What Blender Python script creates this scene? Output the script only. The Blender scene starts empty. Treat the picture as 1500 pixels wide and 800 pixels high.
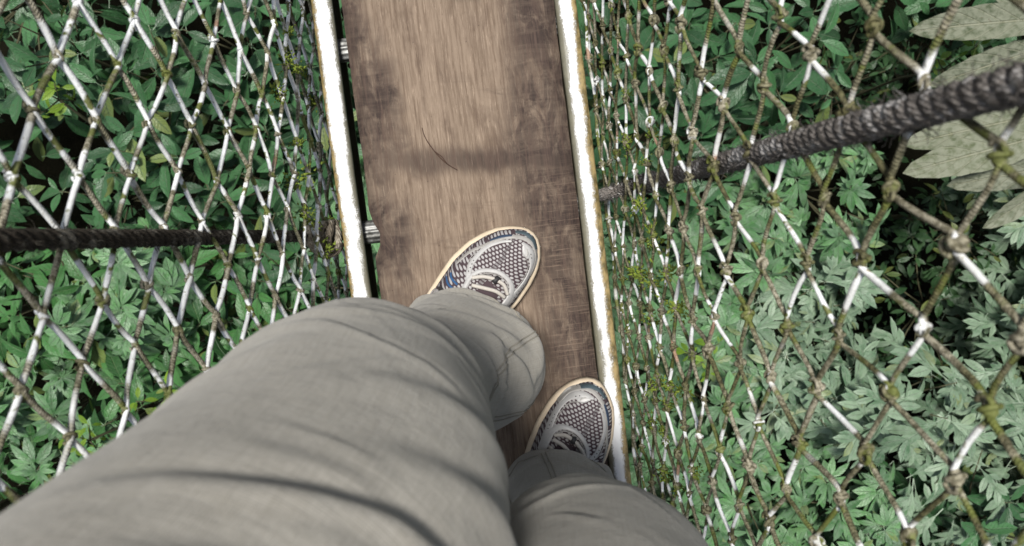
import bpy, bmesh, math, random
import numpy as np
from mathutils import Vector, Matrix, Euler, Quaternion, noise

# ------------------------------------------------------------------ camera
scene = bpy.context.scene
col = scene.collection
FPX = 1098.767
CAM = Vector((0.03572, 0.0, 1.00419))
ROT = Euler((-0.05661, -0.01943, -0.12258), 'XYZ')
cd = bpy.data.cameras.new('camera')
cam = bpy.data.objects.new('camera', cd)
col.objects.link(cam)
cam.location = CAM
cam.rotation_euler = ROT
cd.sensor_width = 36.0
cd.lens = FPX / 1500.0 * 36.0
cd.clip_start = 0.02
cd.clip_end = 500.0
cd.dof.use_dof = True
cd.dof.focus_distance = 1.15
cd.dof.aperture_fstop = 9.5
scene.camera = cam
RM = ROT.to_matrix()


def at(px, py, z):
    """point of the place at height z that the photograph shows at px, py (1500 x 800)"""
    d = RM @ Vector(((px - 750) / FPX, -(py - 400) / FPX, -1.0))
    return CAM + d * ((z - CAM.z) / d.z)


def to_px(p):
    q = RM.transposed() @ (Vector(p) - CAM)
    if q.z > -0.02:
        return (-9999, -9999)
    return (750 + FPX * q.x / -q.z, 400 - FPX * q.y / -q.z)


# ------------------------------------------------------------------ light
SUN_EL, SUN_AZ = math.radians(79), math.radians(-28)
world = bpy.data.worlds.new('World')
scene.world = world
world.use_nodes = True
wn = world.node_tree
sky = wn.nodes.new('ShaderNodeTexSky')
sky.sky_type = 'NISHITA'
sky.sun_disc = False
sky.sun_elevation = SUN_EL
sky.sun_rotation = SUN_AZ
sky.air_density = 1.0
sky.dust_density = 1.0
sky.ozone_density = 0.5
hs = wn.nodes.new('ShaderNodeHueSaturation')
hs.inputs['Saturation'].default_value = 0.5        # an overcast sky: greyer than blue air
wn.links.new(sky.outputs[0], hs.inputs['Color'])
bg = wn.nodes['Background']
wn.links.new(hs.outputs[0], bg.inputs['Color'])
bg.inputs['Strength'].default_value = 0.05
sd = bpy.data.lights.new('sun', 'SUN')
sd.energy = 2.8
sd.angle = math.radians(11)
sd.color = (1.0, 0.96, 0.9)
sun = bpy.data.objects.new('sun', sd)
col.objects.link(sun)
sun.location = (0, 0, 20)
sdir = Vector((math.sin(SUN_AZ) * math.cos(SUN_EL), math.cos(SUN_AZ) * math.cos(SUN_EL), math.sin(SUN_EL)))
sun.rotation_euler = sdir.to_track_quat('Z', 'Y').to_euler()
scene.view_settings.view_transform = 'Standard'
scene.view_settings.look = 'None'
scene.view_settings.gamma = 1.0
scene.view_settings.use_curve_mapping = False
scene.view_settings.exposure = 1.05
scene.render.engine = 'CYCLES'

rnd = random.Random(11)


# ------------------------------------------------------------------ helpers
def tag(o, label, cat, group=None):
    o['label'] = label
    o['category'] = cat
    if group:
        o['group'] = group
    return o


def link(name, me, mat=None, parent=None, loc=None, smooth=True, kind=None):
    if mat is not None and not me.materials:
        me.materials.append(mat)
    if smooth and me.polygons and not me.get('_sm'):
        me.polygons.foreach_set('use_smooth', [True] * len(me.polygons))
        me['_sm'] = 1
    o = bpy.data.objects.new(name, me)
    col.objects.link(o)
    if parent is not None:
        o.parent = parent
    if loc is not None:
        o.location = loc
    if kind:
        o['kind'] = kind
    return o


def empty(name, loc=(0, 0, 0)):
    o = bpy.data.objects.new(name, None)
    o.empty_display_size = 0.05
    col.objects.link(o)
    o.location = loc
    return o


def mesh(name, vs, fs, uvs=None):
    me = bpy.data.meshes.new(name)
    me.from_pydata([tuple(v) for v in vs], [], fs)
    if uvs is not None:
        lay = me.uv_layers.new(name='UVMap')
        li = np.empty(len(me.loops), dtype=np.int32)
        me.loops.foreach_get('vertex_index', li)
        lay.data.foreach_set('uv', np.asarray(uvs, dtype=np.float32)[li].ravel())
    me.update()
    return me


def tube_data(pts, rad, n=8, cap=True, u0=0.0):
    """sweep along pts; rad is a number or one per point"""
    P = [Vector(p) for p in pts]
    m = len(P)
    R = rad if hasattr(rad, '__len__') else [rad] * m
    vs, fs, uv = [], [], []
    t0 = (P[1] - P[0]).normalized()
    a = t0.orthogonal().normalized()
    u = u0
    for i in range(m):
        t = (P[min(i + 1, m - 1)] - P[max(i - 1, 0)]).normalized()
        a = (a - t * a.dot(t)).normalized()
        b = t.cross(a)
        if i:
            u += (P[i] - P[i - 1]).length
        for k in range(n):
            an = 2 * math.pi * k / n
            vs.append(P[i] + (a * math.cos(an) + b * math.sin(an)) * R[i])
            uv.append((u, k / n))
    for i in range(m - 1):
        for k in range(n):
            k2 = (k + 1) % n
            fs.append((i * n + k, i * n + k2, (i + 1) * n + k2, (i + 1) * n + k))
    if cap:
        fs.append(tuple(range(n - 1, -1, -1)))
        fs.append(tuple((m - 1) * n + k for k in range(n)))
    return vs, fs, uv


class MB:
    def __init__(self):
        self.v, self.f, self.uv = [], [], []

    def add(self, vs, fs, uv=None):
        o = len(self.v)
        self.v += [tuple(v) for v in vs]
        self.f += [tuple(i + o for i in f) for f in fs]
        self.uv += list(uv) if uv is not None else [(0, 0)] * len(vs)

    def tube(self, *a, **k):
        self.add(*tube_data(*a, **k))

    def build(self, name):
        return mesh(name, self.v, self.f, self.uv)


def bevel_box(name, lo, hi, bev, seg=3, cuts=0):
    bm = bmesh.new()
    bmesh.ops.create_cube(bm, size=1.0)
    s = [hi[i] - lo[i] for i in range(3)]
    c = [(hi[i] + lo[i]) / 2 for i in range(3)]
    for v in bm.verts:
        v.co = Vector((c[0] + v.co.x * s[0], c[1] + v.co.y * s[1], c[2] + v.co.z * s[2]))
    bmesh.ops.bevel(bm, geom=list(bm.edges), offset=bev, segments=seg, profile=0.5, affect='EDGES', clamp_overlap=True)
    if cuts:
        ed = [e for e in bm.edges if abs((e.verts[0].co - e.verts[1].co).y) > 0.6 * s[1]]
        bmesh.ops.subdivide_edges(bm, edges=ed, cuts=cuts, use_grid_fill=True)
    me = bpy.data.meshes.new(name)
    bm.to_mesh(me)
    bm.free()
    return me


# ------------------------------------------------------------------ materials
class NT:
    def __init__(self, name):
        self.m = bpy.data.materials.new(name)
        self.m.use_nodes = True
        self.t = self.m.node_tree
        self.p = self.t.nodes['Principled BSDF']

    def n(self, kind, **kw):
        nd = self.t.nodes.new('ShaderNode' + kind)
        for k, v in kw.items():
            if k.startswith('_'):
                setattr(nd, k[1:], v)
            else:
                self.set(nd.inputs[k.replace('__', ' ')], v)
        return nd

    def set(self, sock, v):
        if hasattr(v, 'bl_idname') and 'Socket' in v.bl_idname:
            self.t.links.new(v, sock)
        elif isinstance(v, (tuple, list)) and sock.type == 'RGBA' and len(v) == 3:
            sock.default_value = (*v, 1)
        else:
            sock.default_value = v

    def math(self, op, a, b=0.0, c=0.0, clamp=False):
        nd = self.t.nodes.new('ShaderNodeMath')
        nd.operation = op
        nd.use_clamp = clamp
        for i, v in enumerate((a, b, c)):
            self.set(nd.inputs[i], v)
        return nd.outputs[0]

    def sstep(self, x, lo, hi):
        nd = self.t.nodes.new('ShaderNodeMapRange')
        nd.interpolation_type = 'SMOOTHSTEP'
        self.set(nd.inputs['Value'], x)
        self.set(nd.inputs['From Min'], lo)
        self.set(nd.inputs['From Max'], hi)
        return nd.outputs[0]

    def mix(self, f, a, b, mode='MIX'):
        nd = self.t.nodes.new('ShaderNodeMix')
        nd.data_type = 'RGBA'
        nd.blend_type = mode
        self.set(nd.inputs[0], f)
        self.set(nd.inputs[6], a)
        self.set(nd.inputs[7], b)
        return nd.outputs[2]

    def coords(self, which='Object'):
        return self.n('TexCoord').outputs[which]

    def pos(self):
        return self.n('NewGeometry').outputs['Position']

    def scale(self, vec, s, off=(0, 0, 0)):
        nd = self.n('Mapping')
        self.set(nd.inputs['Vector'], vec)
        nd.inputs['Scale'].default_value = s
        nd.inputs['Location'].default_value = off
        return nd.outputs[0]

    def noise(self, vec, scale=5.0, detail=3.0, rough=0.55, dist=0.0):
        nd = self.n('TexNoise')
        self.set(nd.inputs['Vector'], vec)
        nd.inputs['Scale'].default_value = scale
        nd.inputs['Detail'].default_value = detail
        nd.inputs['Roughness'].default_value = rough
        nd.inputs['Distortion'].default_value = dist
        return nd.outputs[0]

    def xyz(self, vec):
        nd = self.n('SeparateXYZ')
        self.set(nd.inputs[0], vec)
        return nd.outputs

    def bump(self, h, dist=0.001, strength=1.0, prev=None):
        nd = self.n('Bump')
        self.set(nd.inputs['Height'], h)
        nd.inputs['Distance'].default_value = dist
        nd.inputs['Strength'].default_value = strength
        if prev is not None:
            self.t.links.new(prev, nd.inputs['Normal'])
        return nd.outputs[0]

    def out(self, base=None, rough=None, normal=None, spec=None, metal=None):
        for k, v in (('Base Color', base), ('Roughness', rough), ('Normal', normal), ('Specular IOR Level', spec), ('Metallic', metal)):
            if v is not None:
                self.set(self.p.inputs[k], v)
        return self.m


def mat_wood():
    t = NT('weathered_plywood')
    p = t.pos()
    x, y, z = t.xyz(p)
    g1 = t.noise(t.scale(p, (260, 15, 40)), 1.0, 6, 0.68, 0.3)
    g2 = t.noise(t.scale(p, (55, 2.4, 10)), 1.0, 4, 0.55, 0.8)
    fib = t.noise(t.scale(p, (620, 34, 60)), 1.0, 4, 0.7)
    rip = t.noise(t.scale(p, (14, 60, 5), (3.1, 0, 0)), 1.0, 5, 0.65, 0.9)     # cross figure
    blot = t.noise(t.scale(p, (7, 7, 7), (1.7, 4.2, 0)), 1.0, 4, 0.6)
    big = t.noise(t.scale(p, (3.2, 2.4, 3), (0.3, 0.9, 0)), 1.0, 3, 0.5)
    light = t.mix(g2, (0.140, 0.106, 0.079), (0.285, 0.220, 0.167))
    c = t.mix(t.math('MULTIPLY', t.sstep(g1, 0.40, 0.66), 0.62), light, (0.085, 0.057, 0.040))
    mot = t.noise(t.scale(p, (38, 12, 9), (5.1, 1.2, 0)), 1.0, 4, 0.65, 0.5)
    c = t.mix(t.math('MULTIPLY', t.sstep(mot, 0.46, 0.70), 0.5), c, (0.070, 0.047, 0.036))
    c = t.mix(t.math('MULTIPLY', t.sstep(fib, 0.54, 0.70), 0.5), c, (0.40, 0.315, 0.24))
    # grime that gathers along the two long edges, broken up by the cross figure
    exl = t.math('ADD', x, 0.130)
    exr = t.math('SUBTRACT', 0.146, x)
    nl = t.math('MULTIPLY_ADD', blot, 0.22, -0.075)
    eL = t.sstep(t.math('SUBTRACT', exl, nl), 0.035, -0.02)
    eR = t.sstep(t.math('SUBTRACT', exr, t.math('MULTIPLY_ADD', big, 0.22, -0.045)), 0.035, -0.02)
    edge = t.math('MAXIMUM', eL, eR)
    patch = t.noise(t.scale(p, (46, 20, 9), (2.2, 7.7, 0)), 1.0, 5, 0.68, 0.6)
    edge = t.math('MULTIPLY', edge, t.math('ADD', t.math('MULTIPLY', t.sstep(rip, 0.34, 0.62), 0.22), t.math('MULTIPLY_ADD', t.sstep(patch, 0.36, 0.56), 0.48, 0.30)), 0, True)
    # a wet stain lying across the board, over the batten below
    by = t.math('ADD', t.math('SUBTRACT', y, 0.098), t.math('MULTIPLY_ADD', x, 0.11, 0.0))
    bn = t.math('MULTIPLY_ADD', t.noise(t.scale(p, (26, 9, 5)), 1.0, 4, 0.6), 0.034, -0.017)
    by2 = t.math('ABSOLUTE', t.math('ADD', by, bn))
    band = t.sstep(by2, 0.026, 0.004)
    band = t.math('MULTIPLY', band, t.math('MULTIPLY_ADD', x, 1.6, 0.78), 0, True)
    spots = t.sstep(t.noise(t.scale(p, (15, 11, 9), (0.4, 2.2, 0)), 1.0, 2, 0.5), 0.62, 0.74)
    rsoft = t.math('MULTIPLY', t.math('MULTIPLY', t.sstep(rip, 0.5, 0.7), 0.45), t.sstep(blot, 0.45, 0.65))
    st = t.math('MAXIMUM', t.math('MAXIMUM', t.math('MULTIPLY', edge, 0.9), t.math('MULTIPLY', band, 0.85)),
                t.math('MAXIMUM', t.math('MULTIPLY', spots, 0.6), rsoft))
    stc = t.mix(t.sstep(g1, 0.38, 0.70), (0.016, 0.011, 0.012), (0.070, 0.048, 0.041))
    c = t.mix(st, c, stc)
    # fine scratches across the grain on the worn side
    scr = t.sstep(t.noise(t.scale(p, (16, 520, 5)), 1.0, 3, 0.6), 0.56, 0.64)
    scr = t.math('MULTIPLY', scr, t.math('MULTIPLY', t.sstep(x, 0.055, 0.12), t.sstep(y, 0.10, 0.02)))
    c = t.mix(t.math('MULTIPLY', scr, 0.55), c, (0.19, 0.14, 0.105))
    dots = t.sstep(t.noise(p, 260, 1, 0.5), 0.74, 0.80)
    c = t.mix(t.math('MULTIPLY', dots, 0.7), c, (0.04, 0.028, 0.024))
    h = t.math('ADD', t.math('MULTIPLY', g1, 0.6), t.math('MULTIPLY', fib, 0.4))
    return t.out(c, t.math('MULTIPLY_ADD', st, -0.1, 0.85), t.bump(h, 0.0016, 0.8), 0.12)


def mat_ply_edge():
    t = NT('plywood_edge')
    p = t.pos()
    n = t.noise(t.scale(p, (20, 20, 600)), 1.0, 2)
    return t.out(t.mix(n, (0.03, 0.02, 0.016), (0.12, 0.08, 0.055)), 0.85)


def mat_rail(side):
    t = NT('weathered_white_rail')
    p = t.pos()
    x, y, z = t.xyz(p)
    inner, outer = (-0.143, -0.171) if side < 0 else (0.148, 0.177)
    n1 = t.noise(t.scale(p, (90, 55, 90)), 1.0, 5, 0.7)
    n2 = t.noise(t.scale(p, (24, 9, 24)), 1.0, 4, 0.6)
    n3 = t.noise(p, 700, 4, 0.75)
    do = t.math('ABSOLUTE', t.math('SUBTRACT', x, outer))
    di = t.math('ABSOLUTE', t.math('SUBTRACT', x, inner))
    wob = t.math('MULTIPLY_ADD', n1, 0.012, t.math('MULTIPLY_ADD', n2, 0.016, -0.0125 if side < 0 else -0.0095))
    fo = t.sstep(t.math('SUBTRACT', do, t.math('MULTIPLY_ADD', n3, 0.016, wob)), -0.0010, -0.0052)
    fi = t.sstep(t.math('SUBTRACT', di, t.math('MULTIPLY_ADD', n3, 0.016, wob)), -0.0030, -0.0068)
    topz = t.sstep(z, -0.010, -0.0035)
    spk = t.math('MAXIMUM', t.math('MULTIPLY', t.sstep(n3, 0.56, 0.64), t.sstep(n2, 0.48, 0.66)), t.sstep(n3, 0.70, 0.76))
    rust = t.mix(t.sstep(n1, 0.35, 0.65), (0.085, 0.065, 0.022), (0.30, 0.225, 0.10))
    alg = t.mix(n1, (0.07, 0.065, 0.042), (0.22, 0.21, 0.16))
    white = t.mix(t.sstep(n2, 0.38, 0.70), (0.72, 0.73, 0.74), (0.44, 0.44, 0.42))
    c = t.mix(t.math('MULTIPLY', spk, 0.85), white, (0.2, 0.185, 0.13))
    c = t.mix(fi, c, alg)
    c = t.mix(fo, c, rust)
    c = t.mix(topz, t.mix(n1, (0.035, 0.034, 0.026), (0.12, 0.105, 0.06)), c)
    return t.out(c, 0.42, t.bump(t.math('ADD', n1, t.math('MULTIPLY', t.math('MAXIMUM', fo, fi), 1.0)), 0.0006, 0.6), 0.5)


def mat_alu():
    t = NT('dull_aluminium')
    n = t.noise(t.pos(), 60, 4, 0.6)
    return t.out(t.mix(t.sstep(n, 0.35, 0.65), (0.06, 0.06, 0.055), (0.28, 0.285, 0.28)), 0.5, metal=0.5)


def mat_cord(white_at, seed, knot=False, pale=0.0):
    t = NT('painted_net_cord')
    oi = t.n('ObjectInfo').outputs['Random']
    p = t.pos()
    n3 = t.noise(p, 330, 3, 0.6)
    n2 = t.noise(p, 45, 3, 0.6)
    if knot:
        w = t.math('MULTIPLY_ADD', oi, 40.0, seed)
        n1 = t.math('MULTIPLY_ADD', n2, 0.35, t.math('MULTIPLY', oi, 0.65))
        tone = t.math('FRACT', t.math('MULTIPLY', oi, 7.31))
        orn = t.math('FRACT', t.math('MULTIPLY', oi, 13.7))
        wm = t.sstep(n1, white_at - 0.02, white_at + 0.02)
        om = t.math('MULTIPLY', t.sstep(orn, 0.992, 0.994), t.sstep(n2, 0.45, 0.5))
        v = 0.0
        h = n3
    else:
        uv = t.coords('UV')
        u, v, _ = t.xyz(uv)
        wv = t.math('ADD', t.math('MULTIPLY_ADD', oi, 70.0, seed), t.math('MULTIPLY_ADD', n2, 0.012, t.math('MULTIPLY_ADD', n3, 0.006, u)))

        def n1d(sc, off):
            nd = t.n('TexNoise', _noise_dimensions='1D')
            t.set(nd.inputs['W'], t.math('ADD', wv, off))
            nd.inputs['Scale'].default_value = sc
            nd.inputs['Detail'].default_value = 1.0
            return nd.outputs[0]
        a = n1d(17.0 if seed < 0 else 14.0, 0.0)
        tone = n1d(15.0, 31.0)
        tone = t.sstep(tone, 0.4, 0.6)
        orn = n1d(12.0, 57.0)
        wm = t.sstep(a, white_at - 0.01, white_at + 0.045)
        om = t.math('MULTIPLY', t.sstep(orn, 0.74, 0.78), 0.65)
        h = t.math('MULTIPLY_ADD', t.math('MULTIPLY', t.math('SINE', t.math('MULTIPLY_ADD', u, 2600.0, t.math('MULTIPLY', v, 6.2832))), t.math('MULTIPLY_ADD', wm, -0.9, 1.0)), 0.4, n3)
    n3c = t.sstep(n3, 0.34, 0.66)
    olive = t.mix(n3c, (0.030, 0.029, 0.011), (0.130, 0.122, 0.056))
    tan = t.mix(n3c, (0.10, 0.090, 0.056), (0.35, 0.325, 0.25))
    moss = t.mix(n3, (0.055, 0.070, 0.012), (0.16, 0.19, 0.035))
    c = t.mix(t.math('ADD', tone, pale, 0, True), olive, tan)
    c = t.mix(t.math('MULTIPLY', t.sstep(n2, 0.52, 0.62), 0.8), c, moss)
    c = t.mix(om, c, (0.40, 0.235, 0.165))
    chips = t.math('MULTIPLY', t.sstep(n3, 0.68, 0.62), t.sstep(n2, 0.62, 0.56))
    c = t.mix(t.math('MULTIPLY', wm, chips), c, t.mix(t.sstep(n2, 0.35, 0.65), (0.60, 0.61, 0.60), (0.80, 0.82, 0.83)))
    return t.out(c, 0.72, t.bump(h, 0.0009, t.math('MULTIPLY_ADD', wm, -0.6, 0.8) if False else 0.7), 0.3)


def mat_rope(dark, lite, lich):
    t = NT('weathered_fibre_rope')
    uv = t.coords('UV')
    u, v, _ = t.xyz(uv)
    p = t.pos()
    n3 = t.noise(p, 480, 3, 0.65)
    n2 = t.noise(p, 60, 4, 0.65)
    yarn = t.math('SINE', t.math('MULTIPLY_ADD', v, 6.2832 * 9, t.math('MULTIPLY', u, 900.0)))
    c = t.mix(n3, dark, lite)
    c = t.mix(t.math('MULTIPLY', t.sstep(yarn, 0.2, 1.0), 0.35), c, lite)
    c = t.mix(t.math('MULTIPLY', t.sstep(n2, 0.50, 0.62), 0.75), c, lich)
    return t.out(c, 0.9, t.bump(t.math('MULTIPLY_ADD', yarn, 0.4, n3), 0.0018, 0.8), 0.15)


def mat_plain(name, c1, c2, scale=60, rough=0.7, bump=0.0005, spec=0.4):
    t = NT(name)
    n = t.noise(t.coords('Object'), scale, 4, 0.6)
    return t.out(t.mix(n, c1, c2), rough, t.bump(n, bump, 0.6), spec)


def mat_cloth():
    t = NT('stone_grey_twill')
    p = t.coords('UV')
    u, v, _ = t.xyz(p)
    o = t.coords('Object')
    w1 = t.math('SINE', t.math('MULTIPLY', u, 6.2832 * 900))
    w2 = t.math('SINE', t.math('MULTIPLY', v, 6.2832 * 900))
    weave = t.math('MULTIPLY_ADD', w1, 0.5, t.math('MULTIPLY', w2, 0.5))
    slub = t.noise(t.scale(p, (45, 620, 1)), 1.0, 3, 0.65)
    slub2 = t.noise(t.scale(p, (700, 40, 1)), 1.0, 3, 0.65)
    big = t.noise(o, 9, 3, 0.6)
    mid = t.noise(o, 40, 4, 0.6)
    c = t.mix(big, (0.285, 0.270, 0.238), (0.355, 0.338, 0.302))
    c = t.mix(t.math('MULTIPLY', t.sstep(t.math('ADD', slub, slub2), 0.75, 1.3), 0.5), c, (0.20, 0.188, 0.16))
    c = t.mix(t.math('MULTIPLY', t.sstep(mid, 0.55, 0.75), 0.25), c, (0.24, 0.222, 0.185))
    h = t.math('MULTIPLY_ADD', weave, 0.35, t.math('ADD', slub, slub2))
    b1 = t.bump(h, 0.0005, 0.55)
    b2 = t.bump(t.math('ADD', mid, t.math('MULTIPLY', big, 2.0)), 0.004, 0.35, b1)
    t.set(t.p.inputs['Sheen Weight'], 0.15)
    return t.out(c, 0.92, b2, 0.15)


def mat_mesh_fabric():
    t = NT('plum_and_white_mesh')
    u, v, _ = t.xyz(t.coords('UV'))
    px, qy = 0.0056, 0.0036
    row = t.math('FLOOR', t.math('DIVIDE', v, qy))
    fx = t.math('FRACT', t.math('ADD', t.math('DIVIDE', u, px), t.math('MULTIPLY', row, 0.5)))
    fy = t.math('FRACT', t.math('DIVIDE', v, qy))
    dx = t.math('ABSOLUTE', t.math('SUBTRACT', fx, 0.5))
    dy = t.math('ABSOLUTE', t.math('SUBTRACT', fy, 0.5))
    d = t.math('ADD', t.math('MULTIPLY', t.math('POWER', dx, 2.0), 8.5), t.math('MULTIPLY', t.math('POWER', dy, 2.0), 7.0))
    m = t.sstep(d, 1.25, 0.7)
    n = t.noise(t.coords('Object'), 90, 3, 0.6)
    wh = t.mix(n, (0.26, 0.25, 0.25), (0.42, 0.41, 0.41))
    c = t.mix(m, (0.060, 0.042, 0.048), wh)
    return t.out(c, 0.85, t.bump(m, 0.0008, 0.7), 0.2)


def mat_leaf(name, dark, light, rib, dust=0.0, dustc=(0.3, 0.32, 0.28), rough=0.42, spec=0.5, trans=0.18):
    t = NT(name)
    oi = t.n('ObjectInfo').outputs['Random']
    isl = t.n('NewGeometry').outputs['Random Per Island']
    r = t.math('FRACT', t.math('ADD', oi, isl))
    o = t.coords('Object')
    u, v, _ = t.xyz(t.coords('UV'))
    au = t.math('ABSOLUTE', u)
    mid = t.sstep(au, 0.10, 0.02)
    side = t.math('SINE', t.math('MULTIPLY', t.math('SUBTRACT', v, t.math('MULTIPLY', au, 0.22)), 50.0))
    vein = t.sstep(side, 0.80, 1.0)
    p = t.pos()
    n = t.noise(p, 26, 4, 0.6)
    sp = t.noise(p, 150, 3, 0.65)
    sp2 = t.noise(p, 60, 2, 0.6)
    c = t.mix(t.math('MULTIPLY_ADD', n, 0.3, t.math('MULTIPLY', r, 0.85)), dark, light)
    yel = t.sstep(t.math('FRACT', t.math('MULTIPLY', r, 9.7)), 0.93, 0.95)
    c = t.mix(t.math('MULTIPLY', yel, 0.55), c, (0.20, 0.22, 0.05))
    c = t.mix(t.math('MULTIPLY', t.math('MAXIMUM', mid, t.math('MULTIPLY', vein, 0.5)), 0.75), c, rib)
    if dust:
        c = t.mix(t.math('MULTIPLY', t.sstep(n, 0.30, 0.62), dust), c, dustc)
    c = t.mix(t.math('MULTIPLY', t.sstep(sp, 0.67, 0.72), 0.7), c, (0.26, 0.27, 0.22))
    c = t.mix(t.math('MULTIPLY', t.sstep(sp2, 0.70, 0.74), 0.6), c, (0.075, 0.055, 0.025))
    h = t.math('ADD', t.math('MULTIPLY', vein, -0.5), t.math('ADD', t.math('MULTIPLY', mid, -1.0), t.math('MULTIPLY', n, 1.4)))
    t.out(c, t.math('MULTIPLY_ADD', n, 0.3, rough - 0.12), t.bump(h, 0.006, 0.8), spec)
    tr = t.n('BsdfTranslucent')
    t.set(tr.inputs['Color'], t.mix(0.5, c, (0.16, 0.26, 0.03)))
    mx = t.n('MixShader')
    mx.inputs[0].default_value = trans
    t.t.links.new(t.p.outputs[0], mx.inputs[1])
    t.t.links.new(tr.outputs[0], mx.inputs[2])
    t.t.links.new(mx.outputs[0], t.t.nodes['Material Output'].inputs['Surface'])
    return t.m


# ------------------------------------------------------------------ forest floor
def build_floor():
    t = NT('forest_soil')
    p = t.pos()
    n = t.noise(p, 1.3, 5, 0.6)
    n2 = t.noise(p, 14, 4, 0.65)
    m = t.out(t.mix(n2, t.mix(n, (0.003, 0.003, 0.002), (0.006, 0.007, 0.004)), (0.012, 0.011, 0.007)), 1.0, t.bump(n2, 0.05, 0.8), 0.0)
    N = 60
    vs, fs = [], []
    for j in range(N + 1):
        for i in range(N + 1):
            a, b = i / N * 2 - 1, j / N * 2 - 1
            x = math.copysign(abs(a) ** 2.2, a) * 220
            y = math.copysign(abs(b) ** 2.2, b) * 220
            z = -6.0 + 0.35 * noise.noise(Vector((x * 0.35, y * 0.35, 0))) + 0.006 * abs(x)
            vs.append((x, y, z))
    for j in range(N):
        for i in range(N):
            k = j * (N + 1) + i
            fs.append((k, k + 1, k + N + 2, k + N + 1))
    o = link('forest_floor', mesh('forest_floor', vs, fs), m)
    o['kind'] = 'structure'


build_floor()


# ------------------------------------------------------------------ plank and ladder
Y0, Y1 = -1.45, 1.45
M_WOOD, M_PLY, M_ALU = mat_wood(), mat_ply_edge(), mat_alu()


def build_plank():
    bm = bmesh.new()
    ny, nx = 180, 10
    x0, x1 = -0.1298, 0.1462
    rows = []
    for j in range(ny + 1):
        y = Y0 + 0.02 + (Y1 - Y0 - 0.04) * j / ny
        e0 = 0.0011 * noise.noise(Vector((y * 34, 1.3, 0))) + 0.0022 * noise.noise(Vector((y * 6, 4.3, 0)))
        e1 = 0.0009 * noise.noise(Vector((y * 30, 7.3, 0))) + 0.0012 * noise.noise(Vector((y * 5, 9.3, 0)))
        d = math.hypot((y - 0.012) / 0.020, 1.0)
        if abs(y - 0.012) < 0.021:                       # the chewed notch where the rope ties
            e0 += 0.010 * (1 - ((y - 0.012) / 0.021) ** 2) ** 0.5
        a, b = x0 + e0, x1 + e1
        row = []
        for i in range(nx + 1):
            f = i / nx
            x = a + (b - a) * f
            zz = 0.0009 * noise.noise(Vector((x * 9, y * 4, 2))) - 0.0015 * (1 if i in (0, nx) else 0)
            row.append(bm.verts.new((x, y, zz)))
        rows.append(row)
    for j in range(ny):
        for i in range(nx):
            bm.faces.new((rows[j][i], rows[j][i + 1], rows[j + 1][i + 1], rows[j + 1][i]))
    top = list(bm.faces)
    edge = [e for e in bm.edges if e.is_boundary]
    r = bmesh.ops.extrude_edge_only(bm, edges=edge)
    nv = [g for g in r['geom'] if isinstance(g, bmesh.types.BMVert)]
    for v in nv:
        v.co.z = -0.018
    side = [f for f in bm.faces if f not in set(top)]
    for f in side:
        f.material_index = 1
    be = [e for e in bm.edges if e.is_boundary]
    bmesh.ops.contextual_create(bm, geom=be)
    bmesh.ops.recalc_face_normals(bm, faces=list(bm.faces))
    for f in bm.faces:
        f.smooth = f.material_index == 0 and len(f.verts) == 4
    me = bpy.data.meshes.new('walkway_plank')
    bm.to_mesh(me)
    bm.free()
    me.materials.append(M_WOOD)
    me.materials.append(M_PLY)
    o = link('walkway_plank', me, smooth=False)
    tag(o, 'long weathered brown wooden board with dark stains underfoot between white rails', 'plank')


def rail_mesh(xa, xb, name):
    """an I-section side rail: a rounded white top flange, a web and a bottom flange"""
    mb = MB()
    xc = (xa + xb) / 2
    hw = (xb - xa) / 2
    prof = []
    for k in range(9):
        a = math.pi * k / 8
        prof.append((xc - hw * math.copysign(abs(math.cos(a)) ** 0.55, math.cos(a)), -0.006 + 0.0085 * math.sin(a) ** 0.7))
    prof += [(xb - 0.001, -0.011), (xc + 0.004, -0.013), (xc + 0.004, -0.062), (xb - 0.002, -0.064), (xb - 0.002, -0.070),
             (xa + 0.002, -0.070), (xa + 0.002, -0.064), (xc - 0.004, -0.062), (xc - 0.004, -0.013), (xa + 0.001, -0.011)]
    n = len(prof)
    m = 90
    vs, fs = [], []
    for j in range(m + 1):
        y = Y0 + (Y1 - Y0) * j / m
        wx = 0.0010 * noise.noise(Vector((y * 3, xa * 10, 0)))
        for (x, z) in prof:
            e = 0.0007 * noise.noise(Vector((y * 45, x * 90, z * 90)))
            vs.append((x + wx + e, y, z + e * 0.6))
    for j in range(m):
        for k in range(n):
            k2 = (k + 1) % n
            fs.append((j * n + k, j * n + k2, (j + 1) * n + k2, (j + 1) * n + k))
    fs.append(tuple(range(n)))
    fs.append(tuple(m * n + k for k in range(n - 1, -1, -1)))
    return mesh(name, vs, fs)


RUNG_Y = [0.0193 + 0.2487 * k for k in range(-5, 6)]


def build_ladder():
    root = empty('ladder', (0, 0, -0.07))
    tag(root, 'white painted metal ladder laid flat under the plank, mossy along its rails', 'ladder')
    up = (0, 0, 0.07)
    link('rail', rail_mesh(-0.1705, -0.1432, 'rail'), mat_rail(-1), root, up)['label'] = 'white rail with rusty moss line, parted from the plank by a dark gap'
    link('rail', rail_mesh(0.1478, 0.1765, 'rail'), mat_rail(1), root, up)['label'] = 'white rail with yellow lichen, tight against the plank'
    mb = MB()
    n = 48
    ring = []
    for k in range(n):
        a = 2 * math.pi * k / n
        r = 0.0150 + 0.0013 * math.cos(a * 12)
        ring.append((r * math.cos(a), r * math.sin(a)))
    xs = [-0.150, 0.153]
    vs = [(x, a, b) for x in xs for (a, b) in ring]
    fs = [(k, (k + 1) % n, n + (k + 1) % n, n + k) for k in range(n)]
    me = mesh('rung', vs, fs)
    me.materials.append(M_ALU)
    for y in RUNG_Y:
        link('rung', me, None, root, (0, y, 0.07 - 0.0355))


build_plank()
build_ladder()

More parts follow.
